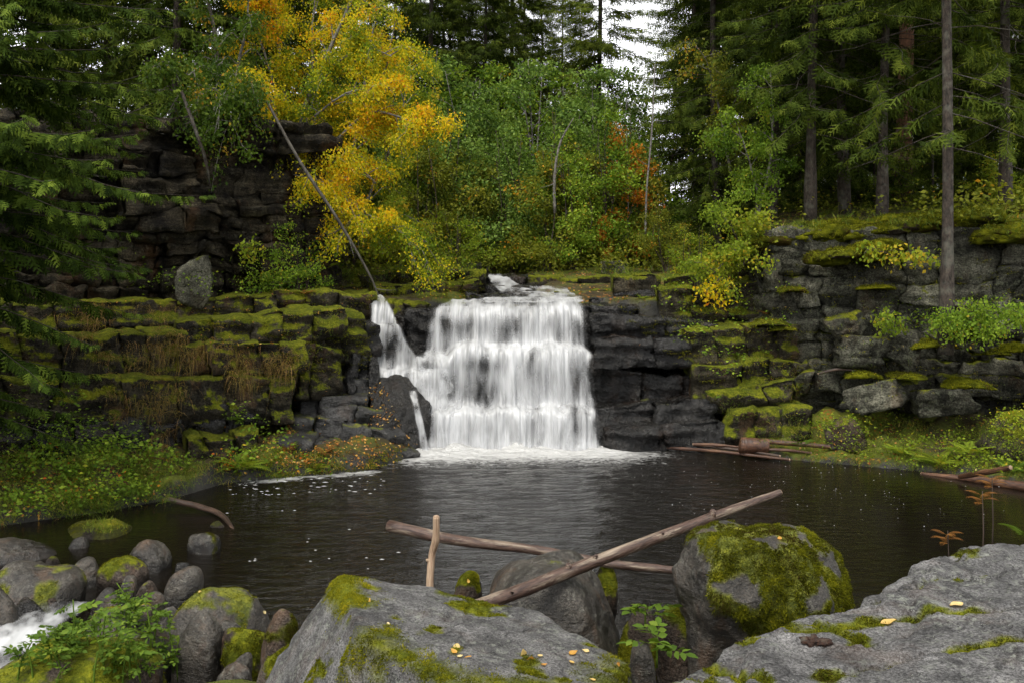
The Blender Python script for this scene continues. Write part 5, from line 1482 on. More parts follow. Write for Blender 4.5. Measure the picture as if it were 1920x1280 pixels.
cover('bank_herbs', 'yellow and rust-coloured herbs mixed into the grassy bank', [([(0, 835), (150, 835), (360, 865), (340, 920), (100, 960), (0, 970)], 40), ([(380, 850), (720, 850), (690, 885), (400, 900)], 60)], 187, M['orange'], (0.02, 0.045), 0.16, 5, 0.06)
cover('bank_bright', 'bright lime herbs on the grassy bank', [([(40, 850), (200, 850), (340, 880), (300, 940), (60, 965)], 160)], 188, M['lime'], (0.02, 0.05), 0.2, 7, 0.07)
cover('shore_cover', 'low leafy plants on the shore under the grey cliff', [([(1480, 790), (1700, 790), (1850, 830), (1850, 880), (1600, 870)], 260), ([(1720, 790), (2100, 780), (2100, 910), (1920, 890), (1760, 885)], 620)], 88, M['lime'], (0.02, 0.05), 0.2)
cover('cliff_cover', 'small leafy plants rooted in cracks of the cliffs', [([(1240, 530), (1480, 520), (1480, 720), (1290, 700)], 160), ([(1640, 570), (1920, 560), (1920, 640), (1780, 650)], 260), ([(480, 470), (620, 450), (620, 530), (480, 530)], 160), ([(430, 760), (560, 760), (560, 860), (440, 860)], 70), ([(250, 480), (480, 500), (480, 560), (250, 560)], 60)], 89, M['green'], (0.025, 0.06), 0.18)
cover('terrace_cover', 'mixed low shrubs and yellowing herbs along the terrace above the falls', [([(620, 480), (920, 450), (920, 505), (640, 520)], 420), ([(920, 460), (1180, 460), (1180, 510), (980, 512)], 420), ([(1160, 440), (1430, 400), (1420, 510), (1180, 515)], 620), ([(1430, 370), (1920, 320), (2150, 310), (2150, 410), (1920, 420), (1600, 410), (1440, 430)], 620)], 90, M['olive'], (0.04, 0.09), 0.45, 10, 0.2)

# ------------------------------------------------------------------ trees
def twig_template(nside, w=0.05, wm=0.05):
    V, T = [], []
    def kite(b, d, ln, wd, dz):
        k = len(V); d = norm(d); s = np.array([-d[1], d[0], 0])
        V.extend([b, b + d * ln * .35 + s * wd + [0, 0, dz * .2], b + d * ln + [0, 0, dz], b + d * ln * .35 - s * wd + [0, 0, dz * .2]])
        T.extend([[k, k + 2, k + 1], [k, k + 3, k + 2]])
    kite(np.zeros(3), np.array([1., 0, 0]), 1.0, wm, -0.05)
    for i in range(nside):
        x = 0.12 + 0.76 * i / max(nside - 1, 1)
        s = 1 if i % 2 else -1
        kite(np.array([x, 0, -0.03 * x]), np.array([0.75, s * 0.75, 0]), 0.42 * (1 - x) + 0.16, w, -0.10)
    return np.array(V), np.array(T)

def spruce_meshes(seed, h, crown0, lmax, step=0.34, nb=5, tw=0.13, twl=0.40, nside=5, low=1.0, mat='spruce', wtw=0.05, deadlow=0.0, thin=99.0, trunk_r=None):
    rs = np.random.RandomState(seed)
    tk = MB(); cr = MB()
    r0 = trunk_r or (0.0036 * h + 0.015)
    zz = np.linspace(-0.3, h, 22)
    bend = np.stack([0.10 * np.sin(zz * 0.3 + seed), 0.10 * np.cos(zz * 0.27 + seed * 2), zz], 1)
    bend[:, :2] -= bend[1, :2]
    rr = r0 * (1 - np.clip(zz / h, 0, 1)) ** 0.8 + 0.01
    rr[0:2] *= 1.35
    tube(tk, bend, rr, 9, 0.08, seed)
    TV, TT = twig_template(nside, wtw, wtw * 1.0)
    pos, dr, ln = [], [], []
    z = crown0
    while z < h - 0.2:
        t = (z - crown0) / (h - crown0)
        for b in range(nb + rs.randint(-1, 2)):
            az = rs.rand() * 2 * math.pi
            L = lmax * ((1 - t) ** 0.85) * rs.uniform(0.7, 1.12) * (low + (1 - low) * min(1, t * 4)) + 0.18
            zb = z + rs.uniform(-0.15, 0.15)
            el = math.radians(-8 + 46 * t + rs.normal() * 7)
            s = np.linspace(0, 1, 9)
            out = L * s * math.cos(el)
            up = L * (math.sin(el) * s - 0.44 * (1 - 0.6 * t) * s ** 1.6 + 0.20 * s ** 3)
            side = L * (0.16 * rs.normal() * s ** 2 + 0.03 * np.sin(s * 7 + rs.rand() * 6))
            bp = np.stack([math.cos(az) * out - math.sin(az) * side, math.sin(az) * out + math.cos(az) * side, zb + up], 1)
            bp[:, :2] += np.array([np.interp(zb, zz, bend[:, 0]), np.interp(zb, zz, bend[:, 1])])
            tube(tk, bp[::2], np.linspace(0.004 + 0.003 * L, 0.002, 5), 4, 0, 0, 0.5, False)
            if deadlow and t < deadlow and rs.rand() < 0.45: continue
            n = max(3, int(L / (tw if z < thin else tw * 3)))
            ss = np.linspace(0.14 if L > 1 else 0.05, 1, n) + rs.normal(size=n) * 0.01
            q = np.stack([np.interp(ss, s, bp[:, k]) for k in range(3)], 1)
            tg = norm(np.stack([np.interp(np.clip(ss, 0, .99), s[:-1] + .06, np.diff(bp[:, k])) for k in range(3)], 1))
            for sd in (-1, 1):
                perp = np.stack([-tg[:, 1], tg[:, 0], np.zeros(n)], 1) * sd
                d = tg * rs.uniform(0.5, 0.9, (n, 1)) + perp * rs.uniform(0.4, 1.0, (n, 1))
                d[:, 2] -= rs.uniform(0.2, 1.5, n) * (1 - 0.75 * t)
                pos.append(q); dr.append(d)
                ln.append(twl * (0.45 + 0.75 * np.sqrt(np.clip(1 - ss, 0, 1)) * min(1.3, 0.5 + L / 2.5)) * rs.uniform(0.7, 1.3, n))
            pos.append(q[-1:]); dr.append(tg[-1:]); ln.append(np.array([twl * 0.8]))
        z += step * rs.uniform(0.8, 1.2) * (1 - 0.35 * t)
    pos, dr, ln = np.concatenate(pos), norm(np.concatenate(dr)), np.concatenate(ln)
    R = frames(dr, rs, 0.8)
    n = len(pos)
    V = np.einsum('kc,ncd->nkd', TV, R) * ln[:, None, None] + pos[:, None]
    rad = np.linalg.norm(pos[:, :2], axis=1)
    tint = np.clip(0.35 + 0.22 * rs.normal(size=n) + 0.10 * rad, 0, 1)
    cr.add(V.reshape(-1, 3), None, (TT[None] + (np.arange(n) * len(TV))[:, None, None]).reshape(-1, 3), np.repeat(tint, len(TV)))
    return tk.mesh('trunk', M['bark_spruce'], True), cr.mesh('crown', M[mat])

def grow_meshes(seed, h, spread, crown0, nleaf, leaf, mat, stems=1, bark='bark_birch', droop=0.25, lean=0.0, nlimb=14, nsub=4, r0=None):
    """broadleaf tree or bush: wandering stems, limbs, twigs with leaves round the twigs"""
    rs = np.random.RandomState(seed)
    tk = MB(); cr = MB()
    tips = []
    r0 = r0 or 0.008 * h + 0.008
    for s in range(stems):
        a = rs.rand() * 6.28
        off = spread * 0.28 * (stems > 1)
        top = np.array([math.cos(a) * off * rs.uniform(.5, 1.6) + lean, math.sin(a) * off * rs.uniform(.5, 1.6), h * rs.uniform(0.8, 1.0)])
        base = np.array([math.cos(a) * 0.08 * (stems > 1), math.sin(a) * 0.08 * (stems > 1), -0.15])
        mid = (base + top) / 2 + np.array([*(rs.normal(size=2) * 0.05 * h), 0])
        st = curve([base, base * .7 + mid * .3 + [0, 0, .05], mid, top], 14)
        tube(tk, st, np.linspace(r0, r0 * 0.15, 14), 6, 0.05, seed)
        for k in range(max(4, nlimb // stems)):
            f = crown0 / h + (1 - crown0 / h) * ((k + rs.rand()) / max(4, nlimb // stems))
            f = min(f, 0.985)
            b = np.array([np.interp(f * 13, np.arange(14), st[:, c]) for c in range(3)])
            t = (f - crown0 / h) / (1 - crown0 / h)
            L = spread * (0.35 + 0.75 * math.sin(math.pi * min(1, 0.22 + 0.78 * t) ** 0.9)) * rs.uniform(0.65, 1.1)
            az = rs.rand() * 6.28; el = math.radians(rs.uniform(15, 55))
            d = np.array([math.cos(az) * math.cos(el), math.sin(az) * math.cos(el), math.sin(el)])
            e = b + d * L - np.array([0, 0, droop * L])
            lb = curve([b, b + d * L * 0.5, e], 7)
            tube(tk, lb, np.linspace(r0 * 0.35 * (1 - f * .5), 0.003, 7), 4, 0, 0, 0.5, False)
            for j in range(nsub):
                g = rs.uniform(0.35, 1.0)
                q = np.array([np.interp(g * 6, np.arange(7), lb[:, c]) for c in range(3)])
                d2 = norm(d + rs.normal(size=3) * 0.75) * L * rs.uniform(0.25, 0.5)
                q2 = q + d2 - np.array([0, 0, droop * 0.7 * np.linalg.norm(d2)])
                tube(tk, curve([q, (q + q2) / 2 + [0, 0, 0.02], q2], 4), np.linspace(0.006, 0.002, 4), 3, 0, 0, 0.5, False)
                tips.append((q, q2, np.linalg.norm(d2)))
    q1 = np.array([t[0] for t in tips]); q2 = np.array([t[1] for t in tips]); tl = np.array([t[2] for t in tips])
    i = rs.choice(len(tips), nleaf, p=tl / tl.sum())
    f = rs.rand(nleaf, 1) ** 0.8
    sc = (0.16 * tl[i] + leaf * 0.9)[:, None]
    p = q1[i] + (q2 - q1)[i] * f * 1.08 + np.clip(rs.normal(size=(nleaf, 3)), -2, 2) * sc * np.array([1, 1, 0.7])
    d = norm((q2 - q1)[i]) * 0.5 + rs.normal(size=(nleaf, 3)) * 0.6
    d[:, 2] -= 0.35
    tint = np.clip(0.42 + 0.2 * rs.normal(size=nleaf) + 0.16 * rs.normal(size=len(tips))[i], 0, 1)
    leaves(cr, p, d, leaf * rs.uniform(0.65, 1.25, nleaf), rs, 0.55, tint)
    return tk.mesh('trunk', M[bark], True), cr.mesh('crown', M[mat])

def tree(name, meshes, loc, rotz=0, scale=1.0, label='', cat='tree', group=None, tilt=(0, 0)):
    root = link(name, None, None, loc, (tilt[0], tilt[1], rotz), scale, label, cat, group)
    link('trunk', meshes[0], root); link('crown', meshes[1], root)
    return root

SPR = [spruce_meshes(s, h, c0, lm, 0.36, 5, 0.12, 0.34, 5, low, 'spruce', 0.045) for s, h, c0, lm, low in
       ((1, 21, 0.8, 3.1, 1.0), (2, 19, 1.2, 2.7, 0.9), (3, 24, 1.5, 3.3, 0.8), (4, 17, 0.4, 2.6, 1.0))]
SPR_BARE = [spruce_meshes(s, h, c0, lm, 0.34, 5, 0.10, 0.28, 6, low, 'spruce', 0.042, deadlow=dl) for s, h, c0, lm, low, dl in
            ((11, 18, 1.6, 2.5, 0.65, 0.10), (12, 20, 1.2, 2.6, 0.6, 0.12), (13, 17, 2.2, 2.4, 0.7, 0.08))]
rs = np.random.RandomState(99)
def put_spruce(meshes, px, Y, label, group, scale=1.0, tilt=(0, 0), dz=0.0, name='spruce_tree'):
    x = (px - 960) / F * Y
    return tree(name, meshes, (x, Y, gz(x, Y) + dz), rs.rand() * 6.28, scale, label, 'tree', group, tilt)

def near_what(px, Y):
    for lim, txt in ((680, 'behind the yellow birch'), (745, 'under the hanging boughs of the yellow birch'), (792, 'between the yellow birch and the lime bush'), (880, 'behind the lime bush above the stream'), (925, 'straight above the upper stream'),
                     (975, 'between the upper stream and the pale dead sapling'), (1035, 'beside the pale dead sapling, on the yellow birch side'), (1085, 'beside the pale dead sapling, on the rowan side'), (1130, 'between the pale dead sapling and the orange rowan'), (1195, 'around the orange rowan'), (9999, 'between the orange rowan and the dense spruces')):
        if px < lim: return txt
G1 = 'dark spruces of the forest behind the falls'
L1 = 'tall dark spruce in the forest wall behind the leafy bushes above the falls'
for k, (px, Y, s) in enumerate(((735, 33, 1.0), (800, 30, 1.05), (868, 35, 1.1), (905, 29, .95), (962, 34, 1.0), (1010, 38, 1.0), (1118, 32, 1.05), (1050, 40, .8), (700, 40, 1.1), (770, 44, 1.1), (850, 48, 1.15), (940, 50, 1.1),
                                (640, 28, 1.0), (590, 34, 1.1), (835, 32, .9), (930, 31, .85), (990, 33, .8), (1085, 36, .8))):
    put_spruce(SPR[k % 4], px, Y, ('tall dark spruce spire ' if Y < 36 else 'half-hidden spruce deep in the forest, ') + near_what(px, Y), G1, s * (0.80 + 0.12 * math.sin(k * 2.1)))
G2 = 'distant spruces seen under the sky gap'
for k, (px, Y, s) in enumerate(((1150, 62, .62), (1190, 58, .5), (1225, 66, .6), (1100, 70, .75), (1170, 78, .7), (1210, 74, .62))):
    put_spruce(SPR[(k + 1) % 4], px, Y, 'low distant spruce filling the forest under the gap of white sky', G2, s * .62)
G3 = 'dense spruces beside the sky gap'
for k, (px, Y, s) in enumerate(((1305, 25, .95), (1355, 26, 1.05), (1400, 30, 1.1), (1320, 34, 1.1), (1450, 34, 1.1), (1440, 24, .9))):
    put_spruce(SPR[(k * 3) % 4], px, Y, 'dense spruce branched to the ground between the sky gap and the grey cliff', G3, s * .78)
G4 = 'spruces in the wood behind the cliff-top trunks'
for k, (px, Y, s) in enumerate(((1500, 27, 1), (1560, 31, 1.1), (1620, 26, 1), (1675, 34, 1.1), (1720, 28, 1), (1770, 24, .95), (1830, 30, 1.1), (1890, 26, 1), (1950, 22, 1), (1600, 40, 1.1), (1740, 42, 1.1), (1860, 40, 1.1), (1530, 44, 1.1), (2050, 26, 1), (2020, 19, 1), (1660, 50, 1.2), (1800, 52, 1.2))):
    put_spruce((SPR + SPR_BARE)[(k * 2) % 7], px, Y, 'spruce deep in the dim wood behind the trunks on the grey cliff', G4, s * .8)
BARE = [(1520, 17.2, 'bare straight spruce trunk rising from the moss at the cliff edge beside the lime birch', 0), (1582, 18.6, 'short dark spruce trunk second along the cliff edge from the lime birch', 1), (1655, 17.0, 'spruce trunk with a broken knob standing on the mossy cliff edge', 2),
        (1885, 16.6, 'slender dark spruce on the cliff top above the leaning front spruce', 0), (1345, 22, 'thick pale-based trunk under the dense spruce at the end of the terrace', 1), (1450, 19.5, 'thin spruce stem behind the lime birch on the cliff edge', 2)]
for k, (px, Y, lab, i) in enumerate(BARE):
    put_spruce(SPR_BARE[i], px, Y, lab, None, 0.95 if k < 4 else 0.8)
# leaning spruce rooted on a ledge in front of the grey cliff
q = P(1775, 600, 13.0)
tree('spruce_tree', spruce_meshes(14, 15, 2.6, 2.2, 0.36, 4, 0.09, 0.25, 6, 0.55, 'spruce', 0.042, deadlow=0.16, trunk_r=0.068), q - np.array([0, 0, .15]), 1.0, 1.0, 'leaning lichen-grey spruce rooted on a ledge in front of the grey cliff', 'tree', None, (0.0, 0.065))
# young spruce with light sprays on the cliff top
for k, (px, Y, s, lab) in enumerate(((1640, 20.5, .32, 'young bright spruce among the trunks on the cliff top'), (1460, 21, .30, 'young spruce at the shady end of the cliff top behind the lime birch'), (1750, 19, .28, 'young spruce behind the leaning front spruce'))):
    put_spruce(SPR[3], px, Y, lab, None, s)
for k, (px, Y, s_) in enumerate(((1560, 24, .42), (1700, 23, .45), (1800, 22, .42), (1850, 20, .36), (1500, 22, .36), (1940, 18.5, .36), (1740, 26, .5), (1610, 23, .3))):
    put_spruce(SPR[k % 4], px, Y, 'half-grown spruce filling the shade between the cliff-top trunks', 'half-grown spruces on the cliff top', s_)
# pine with reddish trunk
pm = spruce_meshes(15, 19, 6.5, 2.4, 0.6, 4, 0.2, 0.5, 5, 0.8, 'pine', trunk_r=0.17)
pm[0].materials.clear(); pm[0].materials.append(M['bark_pine'])
for k, (px, Y, lab) in enumerate(((1692, 21.5, 'red-barked pine trunk among the cliff-top spruces'), (1608, 25, 'slim red-barked pine trunk deep in the cliff-top wood'))):
    put_spruce(pm, px, Y, lab, None, 1.0, name='pine_tree')
# forest over the layered cliff
G5 = 'spruces on top of the layered cliff'
for k, (px, Y, s) in enumerate(((60, 19, .9), (200, 21, 1), (330, 18.5, .8), (420, 23, 1), (480, 20, .9), (540, 26, 1), (-80, 18, .9), (-200, 22, 1), (280, 27, 1.1), (120, 26, 1.1))):
    put_spruce(SPR[(k + 2) % 4], px, Y, 'dark spruce on top of the layered cliff', G5, s)
# big spruce on the bank with branches hanging over the pool
near = spruce_meshes(16, 13.5, 0.9, 2.75, 0.20, 6, 0.055, 0.17, 7, 0.30, 'spruce_near', 0.06, trunk_r=0.13, thin=7.0)
x, Y = (-40 - 960) / F * 10.4, 10.4
tree('spruce_tree', near, (x, Y, gz(x, Y)), 0.7, 1.0, 'big bright-green spruce with drooping branches on the grassy bank', 'tree')

# ---- broadleaf trees and bushes of the middle distance
BUSH = {
 'rowan': grow_meshes(41, 5.6, 1.35, 0.5, 7500, 0.10, 'green', 2, 'bark_birch', 0.15, nlimb=26, nsub=5),
 'sallow': grow_meshes(42, 4.2, 1.5, 0.2, 8000, 0.09, 'bluegreen', 4, 'twig', 0.1, nlimb=30, nsub=5),
 'alder': grow_meshes(43, 6.5, 1.4, 0.6, 8000, 0.10, 'bluegreen', 1, 'bark_birch', 0.1, nlimb=28, nsub=5),
 'olive': grow_meshes(44, 3.6, 1.3, 0.15, 7000, 0.085, 'olive', 4, 'twig', 0.15, nlimb=28, nsub=5),
 'dark': grow_meshes(45, 5.0, 1.6, 0.3, 8000, 0.10, 'green', 3, 'twig', 0.2, nlimb=30, nsub=5),
 'lime': grow_meshes(46, 1.5, 0.7, 0.05, 3200, 0.06, 'lime', 6, 'twig', 0.1, nlimb=24, nsub=4),
 'orange': grow_meshes(47, 3.4, 0.8, 0.8, 2600, 0.075, 'orange', 1, 'bark_birch', 0.15, nlimb=16, nsub=4),
 'small': grow_meshes(48, 1.3, 0.6, 0.05, 2600, 0.05, 'green', 5, 'twig', 0.15, nlimb=20, nsub=4),
}
def put_bush(kind, px, Y, s, name, label, cat, group=None, dz=0.0, base=None):
    x = (px - 960) / F * Y
    z = (gz(x, Y) if base is None else base) + dz
    return tree(name, BUSH[kind], (x, Y, z), rs.rand() * 6.28, s, label, cat, group)
MID = {'rowan': [(860, 24, 1.0), (1000, 25, 1.05), (760, 24, 1.0), (1060, 27, 1.0), (930, 28, 1.1)],
       'sallow': [(740, 21.5, .9), (1055, 22.5, .9), (850, 22, .9), (960, 21.5, .8), (1160, 23, .9), (690, 22.5, 1.0)],
       'alder': [(990, 23, .85), (1110, 24.5, .85), (820, 26.5, 1.0), (1180, 27, .9), (900, 23, .8)],
       'olive': [(780, 20.5, .8), (905, 21, .8), (1020, 20.6, .75), (1100, 21.5, .8), (660, 20.6, .9), (1210, 22, .8)],
       'dark': [(710, 26, 1.1), (1140, 21.5, .7), (1250, 25, .9), (640, 24, 1.1), (800, 22.5, .7), (1075, 20.6, .6)]}
TXT = {'rowan': ('green_tree', 'green broadleaf tree with airy crown in the thicket above the falls', 'tree', 'green broadleaf trees above the falls'),
       'sallow': ('willow_bush', 'grey-green many-stemmed bush in the thicket above the falls', 'bush', 'grey-green bushes above the falls'),
       'alder': ('alder_tree', 'slim grey-green tree with one stem in the thicket above the falls', 'tree', 'slim grey-green trees above the falls'),
       'olive': ('olive_bush', 'low yellowish-green bush at the front of the thicket above the falls', 'bush', 'yellowish-green bushes above the falls'),
       'dark': ('dark_bush', 'broad deep-green bush in the thicket above the falls', 'bush', 'deep-green bushes above the falls')}
for kind, spots in MID.items():
    for px, Y, s in spots:
        n, lab, c, gp = TXT[kind]
        put_bush(kind, px, Y, s, n, lab.split(' in the ')[0].split(' at the ')[0] + ' ' + near_what(px, Y), c, gp)
put_bush('lime', 855, 18.8, .85, 'lime_bush', 'bright lime bush on the slab just above the upper stream', 'bush')
put_bush('orange', 1175, 21.5, 1.0, 'rowan_tree', 'young rowan with orange leaves at the forest edge', 'tree')
put_bush('orange', 1135, 20.8, .35, 'rowan_sapling', 'knee-high orange sapling below the orange rowan', 'bush')
put_bush('lime', 1300, 18.2, .7, 'lime_bush', 'yellow-green bush on the terrace beside the square ledge block', 'bush')
put_bush('olive', 1250, 19.5, .4, 'low_bush', 'low yellowing bush on the terrace beside the grey boulder', 'bush')
put_bush('small', 520, 15.2, .8, 'small_bush', 'small dark-leaved bush at the foot of the layered cliff', 'bush', base=2.1)
put_bush('small', 565, 15.4, .8, 'small_bush', 'leafy bush under the end of the layered cliff beside the leaning dead trunk', 'bush', base=2.1)
put_bush('small', 1700, 21, 1.0, 'small_bush', 'low bush between trunks on the cliff top', 'bush')
put_bush('lime', 1880, 18, .8, 'lime_bush', 'lime bush under the slender dark spruce on the cliff top', 'bush')
put_bush('small', 40, 12.4, .7, 'small_bush', 'small shrub in the dark under the big spruce', 'bush')
put_bush('small', 190, 12.6, .6, 'small_bush', 'small shrub below the hanging dry grass', 'bush')

# ---- trees shaped after the photograph
def guided(name, label, stems, seed, nleaf, leaf, mat, bark='bark_birch', side=0.8, droop=0.5, nside=9, cat='tree', tintbias=0.0, rbase=0.05, ntw=4, sideup=0.25):
    rs2 = np.random.RandomState(seed)
    root = link(name, None, label=label, cat=cat)
    cr = MB(); tips = []
    for si, (pts, r) in enumerate(stems):
        st = curve(pts, 18)
        st = st + 0.03 * np.stack([fbm(st * 2 + k * 5, 2) for k in range(3)], 1)
        tk = MB()
        tube(tk, st, np.linspace(r, 0.006, 18), 7, 0.06, seed + si)
        for k in range(nside):
            f = 0.22 + 0.78 * (k + rs2.rand()) / nside
            b = np.array([np.interp(min(f, 1) * 17, np.arange(18), st[:, c]) for c in range(3)])
            d = norm(np.array([rs2.normal(), rs2.normal() * 0.8, sideup + rs2.normal() * 0.3]) + 0.6 * norm(st[-1] - st[0]))
            L = side * rs2.uniform(0.5, 1.2)
            e = b + d * L - np.array([0, 0, droop * L])
            lb = curve([b, b + d * L * 0.55, e], 6)
            tube(tk, lb, np.linspace(r * 0.3, 0.003, 6), 4, 0, 0, 0.5, False)
            for j in range(ntw):
                g = rs2.uniform(0.3, 1.0)
                q = np.array([np.interp(g * 5, np.arange(6), lb[:, c]) for c in range(3)])
                q2 = q + norm(d + rs2.normal(size=3) * 0.6) * L * rs2.uniform(0.25, 0.5) - np.array([0, 0, droop * 0.5 * L])
                tube(tk, curve([q, (q + q2) / 2 + [0, 0, 0.02], q2], 4), np.linspace(0.005, 0.002, 4), 3, 0, 0, 0.5, False)
                tips.append((q, q2))
        link('stem', tk.mesh('stem', M[bark], True), root)
    q1 = np.array([t[0] for t in tips]); q2 = np.array([t[1] for t in tips])
    i = rs2.randint(len(tips), size=nleaf)
    p = q1[i] + (q2 - q1)[i] * rs2.rand(nleaf, 1) * 1.05 + np.clip(rs2.normal(size=(nleaf, 3)), -2, 2) * np.array([.085, .085, .07])
    d = rs2.normal(size=(nleaf, 3)) * 0.6; d[:, 2] -= 0.7
    # leaf colour drifts over the crown
    tint = np.clip(0.5 + tintbias + 0.16 * rs2.normal(size=nleaf) + 0.16 * rs2.normal(size=len(tips))[i] + 0.35 * fbm(p * 0.9 + seed, 2), 0, 1)
    leaves(cr, p, d, leaf * rs2.uniform(0.7, 1.25, nleaf), rs2, 0.35, tint)
    link('crown', cr.mesh('crown', M[mat]), root)
    return root

b0 = P(550, 305, 16.6)
guided('birch_tree', 'yellow autumn birch leaning out from the end of the layered cliff',
       [([b0, P(575, 195, 16.4), P(625, 85, 16.2), P(675, -45, 16.0), P(715, -145, 16)], .055), ([b0, P(535, 175, 16.5), P(520, 55, 16.4), P(515, -85, 16.3)], .05),
        ([b0, P(625, 265, 16.2), P(695, 210, 15.9), P(775, 230, 15.6), P(820, 245, 15.5)], .035), ([b0, P(615, 285, 16.2), P(660, 300, 15.9), P(705, 345, 15.7)], .03),
        ([b0, P(605, 155, 16.3), P(675, 95, 16.0), P(735, 105, 15.8)], .04), ([b0, P(585, 225, 16.2), P(655, 175, 15.8), P(745, 165, 15.6)], .03), ([P(595, 315, 16.2), P(655, 375, 15.8), P(705, 410, 15.6), P(760, 440, 15.5)], .018),
        ([P(535, 305, 16.4), P(520, 215, 15.9), P(495, 175, 15.6), P(475, 165, 15.5)], .02), ([P(565, 285, 16.3), P(575, 325, 15.7), P(615, 345, 15.5)], .02),
        ([b0, P(595, 215, 16.8), P(585, 95, 16.9), P(595, -65, 16.9)], .04), ([P(535, 275, 16.6), P(505, 125, 16.4), P(475, 35, 16.2), P(465, -45, 16)], .03), ([b0, P(665, 235, 16.4), P(715, 145, 16.3), P(735, 65, 16.2)], .03)],
       51, 70000, 0.043, 'yellow', side=0.62, droop=0.5, nside=14, ntw=6, tintbias=-0.14)
guided('birch_tree', 'yellow-green birch crown behind the yellow birch', [([P(640, 480, 18.5), P(660, 300, 18.5), P(690, 120, 18.3), P(720, -60, 18.2)], .05), ([P(640, 480, 18.5), P(700, 350, 18.3), P(750, 230, 18.2), P(770, 120, 18)], .04), ([P(650, 480, 18), P(690, 420, 17.8), P(720, 400, 17.6)], .03)],
       52, 22000, 0.05, 'lime', side=0.95, droop=0.5, nside=13, tintbias=0.12)
guided('birch_tree', 'green birch hanging over the top of the layered cliff', [([P(400, 240, 16.6), P(410, 120, 16.2), P(390, 0, 15.8), P(380, -100, 15.6)], .05), ([P(400, 240, 16.6), P(440, 150, 15.8), P(460, 60, 15.5), P(470, -50, 15.4)], .04), ([P(400, 230, 16.4), P(380, 170, 15.0), P(330, 130, 14.4), P(290, 120, 14.1)], .03),
       ([P(410, 200, 16.0), P(420, 170, 14.9), P(415, 200, 14.5), P(405, 250, 14.4)], .02), ([P(440, 160, 15.8), P(450, 140, 15.0), P(452, 180, 14.7), P(455, 215, 14.6)], .02)],
       53, 12000, 0.055, 'deepgreen', side=0.55, droop=0.75, nside=12, tintbias=-0.12)
guided('birch_tree', 'lime-green birch standing at the corner of the grey cliff', [([P(1405, 450, 17.6), P(1440, 330, 17.5), P(1450, 230, 17.4), P(1445, 130, 17.3)], .035), ([P(1405, 450, 17.6), P(1420, 370, 17.4), P(1400, 290, 17.2), P(1385, 240, 17.1)], .025)],
       54, 6500, 0.05, 'green', side=0.6, droop=0.35, nside=11)
guided('birch_tree', 'pale green birch bough arching out of the dense spruces', [([P(1370, 330, 21), P(1350, 210, 20.6), P(1330, 130, 20.4), P(1310, 90, 20.3)], .03), ([P(1360, 230, 20.8), P(1380, 180, 20.5), P(1385, 160, 20.3)], .02), ([P(1350, 210, 20.8), P(1390, 260, 20.5)], .02)],
       55, 4500, 0.065, 'olive', side=0.6, droop=0.5, nside=8)
guided('leafy_bush', 'bright leafy bush spilling over the corner of the grey cliff', [([P(1400, 500, 15.4), P(1385, 450, 15.2), P(1360, 410, 15.1), P(1340, 400, 15.0)], .02), ([P(1400, 500, 15.4), P(1410, 450, 15.2), P(1420, 420, 15.1)], .02), ([P(1400, 500, 15.4), P(1375, 480, 15.0), P(1345, 500, 14.8), P(1330, 520, 14.8)], .015), ([P(1400, 500, 15.4), P(1400, 470, 15.0), P(1395, 500, 14.8)], .015)],
       56, 5200, 0.05, 'lime', 'twig', side=0.42, droop=0.35, nside=8, cat='bush')
guided('cliff_rowan', 'yellowing sapling rooted in the grey cliff above the dark hollow', [([P(1690, 490, 13.9), P(1665, 475, 13.6), P(1640, 470, 13.5)], .01), ([P(1690, 490, 13.9), P(1710, 480, 13.6), P(1730, 500, 13.5)], .01)], 57, 420, 0.06, 'lime', 'twig', side=0.25, droop=0.3, nside=4, cat='sapling')
guided('cliff_rowan', 'tiny yellow sapling over the dark crack of the grey cliff', [([P(1690, 620, 13.6), P(1675, 605, 13.4), P(1650, 610, 13.3)], .01)], 58, 260, 0.06, 'lime', 'twig', side=0.22, droop=0.3, nside=4, cat='sapling')
guided('cliff_bush', 'green and yellow shrub on the ledge beside the leaning spruce', [([P(1830, 640, 13.0), P(1850, 600, 12.8), P(1870, 585, 12.7)], .015), ([P(1830, 640, 13.0), P(1800, 610, 12.8), P(1790, 600, 12.7)], .015), ([P(1850, 640, 13), P(1900, 600, 12.8), P(1940, 590, 12.8)], .015)], 59, 3200, 0.045, 'green', 'twig', side=0.35, droop=0.3, nside=7, cat='bush')
guided('ledge_sapling', 'sprig of yellow leaves hanging over the dark ledges beside the falls', [([P(1370, 530, 15), P(1350, 520, 14.7), P(1335, 540, 14.6), P(1330, 560, 14.6)], .01)], 60, 300, 0.055, 'yellow', 'twig', side=0.2, droop=0.6, nside=4, cat='sapling')
guided('cliff_sapling', 'thin yellow sapling against the foot of the layered cliff', [([P(450, 500, 14.9), P(465, 475, 14.7), P(485, 460, 14.6)], .008)], 61, 180, 0.06, 'lime', 'twig', side=0.2, droop=0.2, nside=4, cat='sapling')

